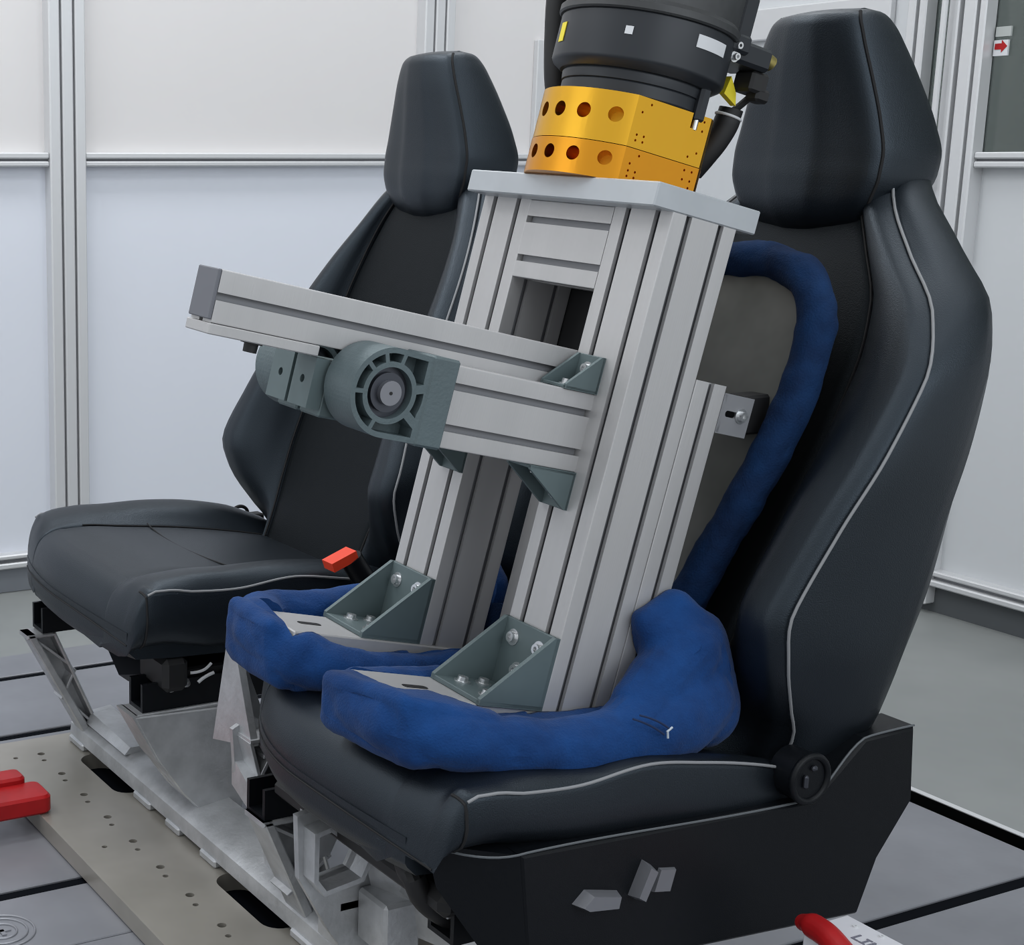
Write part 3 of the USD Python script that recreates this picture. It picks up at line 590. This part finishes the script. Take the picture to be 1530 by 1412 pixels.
def prof(axis, lo, hi, o0, o1, w0, w1, n0, n1):
    s = shapely.affinity.translate(profile_section(w0, w1, n0, n1), o0, o1); return extr(s, axis, lo, hi)
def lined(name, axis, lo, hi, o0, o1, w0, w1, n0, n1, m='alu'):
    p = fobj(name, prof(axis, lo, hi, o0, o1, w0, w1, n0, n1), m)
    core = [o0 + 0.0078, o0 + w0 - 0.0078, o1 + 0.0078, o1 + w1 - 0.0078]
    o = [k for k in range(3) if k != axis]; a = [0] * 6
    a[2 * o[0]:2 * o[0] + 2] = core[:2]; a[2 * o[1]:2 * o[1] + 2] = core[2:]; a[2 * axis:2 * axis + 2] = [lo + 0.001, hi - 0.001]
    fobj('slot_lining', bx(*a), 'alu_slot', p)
    return p
Pw, W = 0.09, 0.3245
import shapely.affinity
lined('column', 2, -0.541, 0, 0, 0, Pw, Pw, 2, 2)
lined('column', 2, -0.541, 0, 0, W - Pw, Pw, Pw, 2, 2)
lined('cross_piece', 1, Pw, W - Pw, 0.0, -0.09, 0.045, 0.09, 1, 2)
lined('rear_post', 2, -0.541, -0.161, 0.0905, 0.0, 0.045, 0.045, 1, 1)
lined('inner_post', 2, -0.541, -0.302, 0.10, 0.180, 0.045, 0.045, 1, 1)
fobj('top_plate', bx(-0.028, 0.117, 0.0, 0.3248, 0.0, 0.0255, 0.0015), 'alu_plate')
lined('arm_support', 0, -0.187, 0, 0.045, -0.286, 0.045, 0.086, 1, 2)
lined('arm_support', 0, -0.187, 0, W - Pw + 0.002, -0.286, 0.045, 0.086, 1, 2)
lined('arm', 0, -0.446, 0.03, 0.0905, -0.2105, 0.045, 0.0525, 1, 1)
fobj('arm_end_cap', bx(-0.450, -0.446, 0.0905, 0.1355, -0.2075, -0.158, 0.001), 'endcap')
fobj('arm_under_plate', bx(-0.449, -0.322, 0.086, 0.138, -0.2215, -0.2108, 0.001), 'alu')
fobj('screw', screw((-0.392, 0.10, -0.2215), (0, 0, -1), 0.0075, 0.010), 'plastic_deep')
fobj('plate_screw', cat(screw((0.005, 0.02, 0.0), (0, -1, 0), 0.003, 0.002)), 'steel') if False else None
# bearing joint on the arm supports
def D_shape(cx, cz_, r, xr, z0, z1):
    c = Point(cx, cz_).buffer(r, quad_segs=16); return c.union(Polygon([(cx, cz_ - r), (cx, cz_ + r), (xr, z1), (xr, z0)])).buffer(0.002).buffer(-0.002)
bcx, bcz = -0.262, -0.2405
for y0, y1, xo in ((0.036, 0.0875, 0.0), (0.185, 0.236, 0.0)):
    outer = D_shape(bcx, bcz, 0.0455, -0.220, -0.286, -0.197)
    wallp = outer.difference(outer.buffer(-0.0055)); ringp = Point(bcx, bcz).buffer(0.0315, quad_segs=16).difference(Point(bcx, bcz).buffer(0.026, quad_segs=16))
    ribs = []
    for ang in (78, 140, 185, 250, 15, -35, 110):
        t = math.radians(ang); d = np.array((math.cos(t), math.sin(t))); n = np.array((-d[1], d[0])) * (0.0045 if ang in (15, -35) else 0.0022)
        a = np.array((bcx, bcz)) + d * 0.029; b = np.array((bcx, bcz)) + d * 0.075
        ribs.append(Polygon([a + n, b + n, b - n, a - n]).intersection(outer))
    face = shapely.union_all([wallp, ringp] + ribs)
    h = fobj('bearing_housing', cat(extr(face.buffer(0), 1, y0, y1), extr(outer.buffer(-0.002).difference(Point(bcx, bcz).buffer(0.027)), 1, y0 + 0.022, y1 - 0.006)), 'housing')
    fobj('mounting_block', bx(-0.2205, -0.187, y0 - 0.002, y1 + 0.001, -0.288, -0.195, 0.0025), 'housing', h)
    brg = [extr(Point(bcx, bcz).buffer(0.0262, quad_segs=14).difference(Point(bcx, bcz).buffer(0.019, quad_segs=14)), 1, y0 + 0.010, y1 - 0.01), extr(Point(bcx, bcz).buffer(0.020, quad_segs=14), 1, y0 + 0.004, y1 - 0.012)]
    fobj('bearing', cat(brg), 'dark_steel', h)
sh = fobj('pivot_shaft', cat(cyl((bcx, 0.034, bcz), (bcx, 0.238, bcz), 0.0125, 28)), 'shaft_steel')
fobj('shaft_centre', cyl((bcx, 0.0335, bcz), (bcx, 0.036, bcz), 0.0018, 12), 'plastic_deep', sh)
for y0, y1 in ((0.094, 0.133), (0.139, 0.180)):
    pp = sbox(y0, -0.275, y1, -0.223).difference(Point((y0 + y1) / 2, -0.247).buffer(0.0042))
    fobj('clamp_plate', cat(extr(pp, 0, -0.318, -0.302), bx(-0.302, -0.225, y0, y1, -0.282, -0.224, 0.002)), 'gusset')
# gussets: base, back, two webs, screws
def gusset(x0, y0, y1, z0, legx, legz, flip=1, t=0.0055, name='gusset', screws=True, small=False):
    """Corner bracket against the column front (x = 0); flip = -1 hangs below."""
    z1 = z0 + flip * legz
    g = fobj(name, cat(bx(-legx, 0.0, y0, y1, z0, z0 + flip * t, 0.0008), bx(-t, 0.0, y0, y1, z0, z1, 0.0008),
                       extr(Polygon([(-legx, z0), (-legx, z0 + flip * t * 1.2), (-t * 1.2, z1), (0, z1), (0, z0)]), 1, y0, y0 + t), extr(Polygon([(-legx, z0), (-legx, z0 + flip * t * 1.2), (-t * 1.2, z1), (0, z1), (0, z0)]), 1, y1 - t, y1)), 'gusset')
    if small:
        ym = (y0 + y1) / 2
        pts = [((-t, ym, z0 + flip * legz * 0.62), (-1, 0, 0)), ((-legx * 0.62, ym, z0 + flip * t), (0, 0, flip))]
    else:
        q = (y1 - y0) / 4
        pts = [((-t, y0 + q, z0 + legz * 0.76), (-1, 0, 0)), ((-t, y1 - q, z0 + legz * 0.76), (-1, 0, 0)), ((-t, (y0 + y1) / 2 + 0.004, z0 + legz * 0.36), (-1, 0, 0)),
               ((-legx * 0.70, y0 + q, z0 + t), (0, 0, 1)), ((-legx * 0.70, y1 - q, z0 + t), (0, 0, 1)), ((-legx * 0.36, y1 - q, z0 + t), (0, 0, 1))]
    for p, a in pts: fobj('screw', screw(p, a, 0.0062 if not small else 0.0052, 0.006), 'steel', g)
gusset(0, 0.0, 0.09, -0.541, 0.085, 0.081)
gusset(0, W - Pw, W, -0.541, 0.085, 0.081)
gusset(0, 0.042, 0.084, -0.2, 0.044, 0.040, small=True, t=0.004)
gusset(0, 0.042, 0.084, -0.286, 0.062, 0.042, flip=-1, small=True, t=0.004)
gusset(0, W - Pw, W - Pw + 0.042, -0.286, 0.062, 0.042, flip=-1, small=True, t=0.004)
for y0 in (0.004, W - Pw - 0.004):
    f = lined('foot', 0, -0.188, 0.10, y0, -0.575, 0.09, 0.034, 2, 0) if False else fobj('foot', bx((-0.190 if y0 < 0.1 else -0.180), 0.10, y0, y0 + 0.09, -0.575, -0.5412, 0.0015), 'alu')
    fobj('foot_slot', extr(stad(-0.150, -0.118, y0 + 0.040, y0 + 0.050), 2, -0.5415, -0.5407), 'plastic_deep', f)
fobj('rear_angle', cat(bx(0.1355, 0.141, 0.0, 0.040, -0.212, -0.168, 0.001), extr(sbox(0.1355, -0.212, 0.180, -0.168).difference(stad(0.143, 0.162, -0.193, -0.186)), 1, 0.0, 0.005)), 'alu_slot')
fobj('screw', screw((0.166, 0.0, -0.189), (0, -1, 0), 0.0055), 'steel')
fobj('rear_cover', bx(0.0905, 0.0945, 0.05, 0.25, -0.30, 0.0, 0.001), 'plastic_deep')
fobj('side_strip', bx(0.02, 0.024, 0.3248, 0.330, -0.16, 0.0, 0.001), 'rail')

# ---------------------------------------------------------------- gold adapter block
gc = np.array((0.0435, 0.1625)); GR = 0.094
base_g = np.array((gc[0], gc[1], 0.0257))
gb = thing('adapter_block', 'gold anodised two-tier round adapter block with a flat side, on the top plate', 'adapter block', fw_pt(base_g), FR)
def goldslab(z0, z1, r, flat):
    p = Point(*gc).buffer(r, quad_segs=24).intersection(sbox(-1, flat, 1, 1))
    m = to_man(extr(p, 2, z0, z1))
    cut = []
    for ang in (224, 202, 182, 163, 144, 125):
        t = math.radians(ang); d = np.array((math.cos(t), math.sin(t), 0)); c = np.array((*gc, (z0 + z1) / 2 + 0.003))
        cut.append(to_man(cyl(c + d * (r - 0.035), c + d * (r + 0.01), 0.0082 if z1 > 0.1 else 0.0078, 20)))
    xs_ = [gc[0] - 0.043, gc[0] - 0.033, gc[0] + 0.033, gc[0] + 0.044]
    zz = (z0 + 0.008, z0 + 0.014, z1 - 0.016, z1 - 0.006)
    for i, x in enumerate(xs_):
        for j, z in enumerate(zz):
            if (i + j) % 4 != 3: cut.append(to_man(cyl((x, flat - 0.004, z), (x, flat + 0.005, z), 0.0014, 8)))
    if z1 > 0.1: cut.append(to_man(bx(gc[0] + 0.026, gc[0] + 0.036, flat - 0.01, flat + 0.02, z1 - 0.016, z1 + 0.01)))
    m = m - manifold3d.Manifold.batch_boolean(cut, manifold3d.OpType.Add)
    t = to_tri(m); t.apply_translation(-base_g); return t
obj('lower_tier', goldslab(0.0257, 0.0632, GR, 0.085), 'gold_deep', gb, smooth=25)
obj('upper_tier', goldslab(0.0640, 0.118, GR - 0.0005, 0.0855), 'gold', gb, smooth=25)
pin = cyl((gc[0] + 0.033, 0.087, 0.101), (gc[0] + 0.033, 0.087, 0.123), 0.003, 12); pin.apply_translation(-base_g); obj('pin', pin, 'steel', gb)

# ---------------------------------------------------------------- robot wrist
base_w = np.array((gc[0], gc[1], 0.1185))
rw = thing('robot_wrist', 'charcoal robot wrist flange bolted on top of the gold block', 'robot wrist', fw_pt(base_w), FR)
def lathe(pts, seg=64):
    m = trimesh.creation.revolve(np.array(pts, float), sections=seg); 
    if m.volume < 0: m.invert()
    return m
obj('neck', lathe([(0, 0), (0.0765, 0), (0.0775, 0.0015), (0.0775, 0.0135), (0.0765, 0.015), (0.0785, 0.0155), (0.0795, 0.024), (0.0785, 0.0265), (0, 0.0265)]), 'wrist', rw)
obj('lower_ring', lathe([(0, 0.0266), (0.083, 0.0266), (0.0925, 0.033), (0.0945, 0.037), (0.0945, 0.083), (0.0935, 0.085), (0, 0.085)]), 'wrist', rw)
obj('upper_ring', lathe([(0, 0.0852), (0.0965, 0.0852), (0.0985, 0.087), (0.0985, 0.094), (0.0965, 0.096), (0.094, 0.099), (0.094, 0.20), (0, 0.20)]), 'wrist_pale', rw)
obj('body', lathe([(0, 0.2002), (0.102, 0.2002), (0.105, 0.21), (0.105, 0.46), (0.09, 0.48), (0, 0.48)]), 'wrist', rw)
def patch(a0, a1, z0, z1, r):
    n = 14; t = np.radians(np.linspace(a0, a1, n)); v = []; f = []
    for q in t:
        for rr in (r, r + 0.0008):
            v += [(rr * math.cos(q), rr * math.sin(q), z0), (rr * math.cos(q), rr * math.sin(q), z1)]
    for k in range(n - 1):
        a = 4 * k; b = a + 4
        f += [[a + 2, b + 2, b + 3], [a + 2, b + 3, a + 3], [a, b + 1, b], [a, a + 1, b + 1], [a + 1, a + 3, b + 3], [a + 1, b + 3, b + 1], [a, b, b + 2], [a, b + 2, a + 2]]
    m = trimesh.Trimesh(np.array(v), np.array(f), process=False)
    if m.volume < 0: m.invert()
    return m
obj('label', patch(264, 292, 0.061, 0.0745, 0.0945), 'white_label', rw, label='plain white label on the wrist ring')
obj('label', patch(216.5, 221.5, 0.059, 0.0675, 0.0945), 'white_label', rw, label='tiny white sticker on the wrist ring')
obj('label', patch(158, 166, 0.050, 0.071, 0.0945), 'yellow', rw, label='yellow sticker at the left edge of the wrist ring')
def W_(m): m = m.copy(); m.apply_translation(-base_w); return m
def wobj(name, mesh, m, **k): return obj(name, W_(mesh), m, rw, **k)
wobj('side_bracket', cat(bx(0.105, 0.170, 0.095, 0.155, 0.186, 0.211, 0.004), bx(0.112, 0.138, 0.10, 0.14, 0.205, 0.262, 0.005), bx(0.10, 0.13, 0.09, 0.12, 0.195, 0.215, 0.003)), 'wrist')
wobj('bracket_screw', cat(screw((0.112, 0.094, 0.202), (0, -1, 0), 0.004), screw((0.112, 0.094, 0.190), (0, -1, 0), 0.004)), 'steel')
wobj('valve', cat(cyl((0.172, 0.115, 0.205), (0.186, 0.115, 0.201), 0.009, 16), cyl((0.165, 0.115, 0.20), (0.172, 0.115, 0.20), 0.012, 16)), 'brass')
wobj('connector', cat(bx(0.152, 0.178, 0.10, 0.13, 0.163, 0.186, 0.003), bx(0.165, 0.185, 0.10, 0.12, 0.155, 0.17, 0.003)), 'rubber')
wobj('lower_clip', cat(bx(0.072, 0.086, 0.083, 0.097, 0.110, 0.148, 0.003)), 'wrist')

hs = thing('cable', 'black cable with a white tie hanging from the wrist bracket to behind the gold block', 'cable')
pt = [fw_pt(p) for p in spline([(0.178, 0.120, 0.166), (0.172, 0.128, 0.152), (0.165, 0.135, 0.140)], 10)]
obj('thin_cable', tube(pt, 0.0042, 8), 'rubber', hs)
pt = [fw_pt(p) for p in spline([(0.166, 0.135, 0.146), (0.166, 0.137, 0.130), (0.163, 0.142, 0.110), (0.158, 0.15, 0.090), (0.1545, 0.16, 0.072)], 20)]
obj('sleeve', tube(pt, [0.0135] * 3 + [0.0145] * 17, 14), 'rubber', hs)
tie = trimesh.creation.torus(0.0142, 0.0016); tie.apply_transform(trimesh.geometry.align_vectors([0, 0, 1], FR @ np.array((0.1, -0.1, 1)) / np.linalg.norm((0.1, -0.1, 1)))); tie.apply_translation(fw_pt((0.166, 0.1365, 0.137)))
obj('tie', tie, 'white_label', hs)
tagm = trimesh.convex.convex_hull(np.array([fw_pt(p) for p in ((0.136, 0.12, 0.156), (0.157, 0.12, 0.147), (0.153, 0.12, 0.160), (0.140, 0.12, 0.176), (0.136, 0.128, 0.156), (0.157, 0.128, 0.147), (0.153, 0.128, 0.160), (0.140, 0.128, 0.176))]))
obj('tag', tagm, 'yellow', hs, label='yellow tag')
h2 = obj('hose', tube([fw_pt(p) for p in spline([(-0.005, 0.288, 0.42), (-0.006, 0.286, 0.32), (0.002, 0.282, 0.24), (0.012, 0.279, 0.19), (0.024, 0.276, 0.145), (0.040, 0.275, 0.115), (0.06, 0.275, 0.09)], 40)], 0.0135, 14), 'rubber')
h2.SetCustomDataByKey('label', 'thick black hose running down the left side of the robot wrist'); h2.SetCustomDataByKey('category', 'hose')

# ---------------------------------------------------------------- denim seat form
def soften(man, length, amp, freq, seed, it=14):
    m = to_tri(man.refine_to_length(length)); m.merge_vertices()
    trimesh.smoothing.filter_taubin(m, lamb=0.5, nu=0.52, iterations=it)
    n = np.array(m.vertex_normals); k = meshkit.fbm(np.array(m.vertices) * freq, 3, seed) - 0.5
    k2 = meshkit.fbm(np.array(m.vertices) * freq * np.array((2.2, 3.0, 2.6)), 2, seed + 7) - 0.5
    m.vertices = np.array(m.vertices) + n * (k * amp + k2 * amp * 0.28)[:, None]; return m
def path_chain(pts, n=22):
    P = dense(np.array(pts, float), n); return hullchain(P[:, :3], P[:, 3], 18)
near_rim = path_chain([(1.205, 1.215, 0.425, 0.050), (1.13, 1.190, 0.408, 0.040), (1.05, 1.190, 0.404, 0.033), (0.95, 1.198, 0.417, 0.031), (0.88, 1.216, 0.432, 0.031), (0.850, 1.255, 0.440, 0.032), (0.850, 1.31, 0.440, 0.032), (0.868, 1.352, 0.437, 0.028), (0.95, 1.372, 0.425, 0.024), (1.06, 1.378, 0.405, 0.024)], 26)
near_hip = manifold3d.Manifold.batch_hull([sph((1.226, 1.222, 0.410), 0.048), sph((1.215, 1.232, 0.478), 0.044), sph((1.20, 1.240, 0.515), 0.026), sph((1.16, 1.236, 0.512), 0.014), sph((1.235, 1.28, 0.42), 0.05), sph((1.215, 1.29, 0.48), 0.04)])
near_hip2 = manifold3d.Manifold.batch_hull([sph((1.20, 1.22, 0.425), 0.050), sph((1.09, 1.188, 0.406), 0.035), sph((1.13, 1.196, 0.428), 0.032)])
near_hip3 = manifold3d.Manifold.batch_hull([sph((1.20, 1.22, 0.475), 0.04), sph((1.125, 1.20, 0.43), 0.032), sph((1.16, 1.21, 0.43), 0.04)])
base_n = manifold3d.Manifold.batch_hull([sph(p, 0.024) for p in ((0.895, 1.235, 0.410), (0.885, 1.33, 0.412), (1.18, 1.20, 0.385), (1.18, 1.36, 0.385), (1.0, 1.20, 0.395))])
front_n = manifold3d.Manifold.batch_hull([sph((0.834, 1.345, 0.457), 0.013), sph((0.842, 1.345, 0.422), 0.022), sph((0.846, 1.228, 0.467), 0.013), sph((0.856, 1.226, 0.422), 0.024), sph((0.90, 1.345, 0.43), 0.025), sph((0.93, 1.205, 0.43), 0.025)])
form_n = front_n + near_rim + near_hip + near_hip2 + near_hip3 + base_n
far_rim = path_chain([(1.20, 1.605, 0.450, 0.050), (1.12, 1.628, 0.430, 0.036), (1.02, 1.640, 0.434, 0.030), (0.93, 1.640, 0.443, 0.029), (0.888, 1.614, 0.448, 0.032), (0.872, 1.57, 0.447, 0.036), (0.874, 1.52, 0.440, 0.036), (0.892, 1.478, 0.428, 0.031), (0.96, 1.465, 0.413, 0.025), (1.08, 1.462, 0.40, 0.024)], 26)
front_f = manifold3d.Manifold.batch_hull([sph((0.858, 1.606, 0.467), 0.014), sph((0.862, 1.604, 0.420), 0.022), sph((0.853, 1.515, 0.466), 0.014), sph((0.866, 1.512, 0.416), 0.024), sph((0.90, 1.63, 0.44), 0.022), sph((0.90, 1.49, 0.42), 0.022)])
base_f = manifold3d.Manifold.batch_hull([sph(p, 0.026) for p in ((0.89, 1.50, 0.412), (0.885, 1.60, 0.418), (1.18, 1.47, 0.385), (1.18, 1.60, 0.385))])
seat_back = manifold3d.Manifold.batch_hull([sph((1.19, 1.26, 0.40), 0.04), sph((1.19, 1.58, 0.40), 0.04), sph((1.24, 1.42, 0.41), 0.05)])
# keep the pockets for the frame's feet clear
foot_cut = None
for y0 in (0.004, W - Pw - 0.004):
    b = to_man(bx((-0.192 if y0 < 0.1 else -0.182), 0.13, y0 - 0.001, y0 + 0.091, -0.577, -0.40)); T = np.eye(4)[:3]; T = np.c_[FR, FO]
    b = b.transform(T); foot_cut = b if foot_cut is None else foot_cut + b
    c = to_man(bx(-0.02, 0.15, y0 - 0.006, y0 + 0.096, -0.577, -0.30)).transform(T); foot_cut = foot_cut + c
df = thing('denim_seat_form', 'blue denim padded seat form with two thigh lobes on the near cushion', 'seat form', (1.05, 1.42, 0.39))
def DL(m): m = m.copy(); m.apply_translation((-1.05, -1.42, -0.39)); return m
fm = soften(form_n, 0.008, 0.007, 28, 5, 10)
obj('thigh_lobe', DL(to_tri(to_man(fm) - foot_cut)) , 'denim', df, smooth=60)
fm2 = soften(far_rim + front_f + base_f, 0.008, 0.009, 28, 9, 10)
obj('thigh_lobe', DL(to_tri(to_man(fm2) - foot_cut)), 'denim', df, smooth=60)
fm3 = soften(seat_back, 0.012, 0.008, 20, 2)
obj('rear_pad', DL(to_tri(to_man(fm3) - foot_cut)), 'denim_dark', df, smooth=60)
st = []
for pts, mm in (([(1.080, 1.1515, 0.445), (1.100, 1.1485, 0.437), (1.118, 1.1465, 0.425)], 'stitch'), ([(1.072, 1.1525, 0.442), (1.092, 1.149, 0.433), (1.110, 1.147, 0.421)], 'stitch'), ([(1.112, 1.1455, 0.424), (1.119, 1.1455, 0.428)], 'thread'), ([(1.113, 1.1455, 0.424), (1.114, 1.1455, 0.417)], 'thread')):
    obj('stitching', DL(tube(spline(pts, 8), 0.0012, 6)), mm, df)

# ---------------------------------------------------------------- denim-edged back form
bf = thing('denim_back_form', 'grey back board edged with a blue denim roll, between frame and backrest', 'back form', (1.36, 1.41, 0.72))
def BL(m): m = m.copy(); m.apply_translation((-1.36, -1.41, -0.72)); return m
def bX(z): return 1.352 + (z - 0.75) * 0.36
half = [(0.0, 0.885), (0.065, 0.888), (0.115, 0.880), (0.155, 0.855), (0.176, 0.81), (0.178, 0.75), (0.170, 0.69), (0.153, 0.62), (0.134, 0.55), (0.118, 0.49)]
full = [(-u, z) for u, z in half[::-1]] + half[1:]
rp = dense([(bX(z), 1.41 + u, z, 0.0215) for u, z in full], 60)
rimm = soften(hullchain(rp[:, :3], rp[:, 3] * (1 + 0.03 * np.sin(np.arange(60) * 1.7)), 16), 0.008, 0.007, 30, 4, 8)
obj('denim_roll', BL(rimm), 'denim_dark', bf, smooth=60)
pts = np.array(full); poly = Polygon(pts).buffer(-0.002)
brd = extr(poly, 0, -0.006, 0.006); vv = brd.vertices.copy(); brd.vertices = np.c_[bX(vv[:, 2]) + 0.004 + vv[:, 0], 1.41 + vv[:, 1], vv[:, 2]]
obj('board', BL(brd), 'board', bf)
obj('block', BL(cat(bx(1.305, 1.345, 1.262, 1.292, 0.700, 0.744, 0.003))), 'rubber', bf, label='black rubber block on the board')

# ---------------------------------------------------------------- red clamp on the plate
rc = thing('red_clamp', 'red painted clamp of two stacked bars on the left edge of the base plate', 'clamp', (0.722, 2.115, BPZ))
def bar(x0, x1, y0, y1, z0, z1, r):
    p = sbox(x0 + r, y0 + r, x1 - r, y1 - r).buffer(r, quad_segs=5); return bevel_extr(p, 2, z0, z1, 0.004)
obj('upper_bar', bar(-0.30, 0.046, 0.010, 0.052, 0.018, 0.040, 0.012), 'red', rc)
obj('lower_bar', bar(-0.30, 0.066, -0.050, 0.016, 0.0005, 0.030, 0.014), 'red', rc)
obj('support', bx(-0.30, -0.09, -0.04, 0.04, -BPZ, 0.001, 0.003), 'red', rc)

# ---------------------------------------------------------------- white instrument with red handle, right foreground
ti = thing('instrument_box', 'white instrument box with grey print and a red grip, in front of the near seat', 'instrument', (1.243, 0.90, 0.0))
top = 0.228
obj('case', bx(-0.022, 0.043, -0.40, 0.150, 0.02, top, 0.004), 'device_white', ti)
for y in (-0.34, 0.08): obj('foot', bx(-0.018, 0.038, y, y + 0.05, 0, 0.022), 'rubber', ti)
gp = to_man(tube(spline([(-0.010, 0.160, top - 0.004), (-0.014, 0.148, top + 0.002), (-0.018, 0.125, top + 0.003), (-0.026, 0.09, top - 0.004), (-0.032, 0.04, top - 0.02), (-0.036, -0.05, top - 0.05)], 24), [0.009] * 2 + [0.013] * 22, 16))
obj('grip', soften(gp, 0.005, 0.0, 10, 1, 4), 'red', ti)
tx = meshkit.text_mesh('LIN', 0.013, 0.0006, bold=True)
tx.apply_transform(trimesh.transformations.rotation_matrix(-math.pi / 2, [0, 0, 1])); tx.apply_translation((0.003, 0.112, top))
obj('print', tx, 'print', ti)
for x, y in ((0.026, 0.125), (0.033, 0.098), (0.034, 0.07)):
    obj('screw', screw((x, y, top - 0.001), (0, 0, 1), 0.0028, 0.0025), 'white_label', ti)
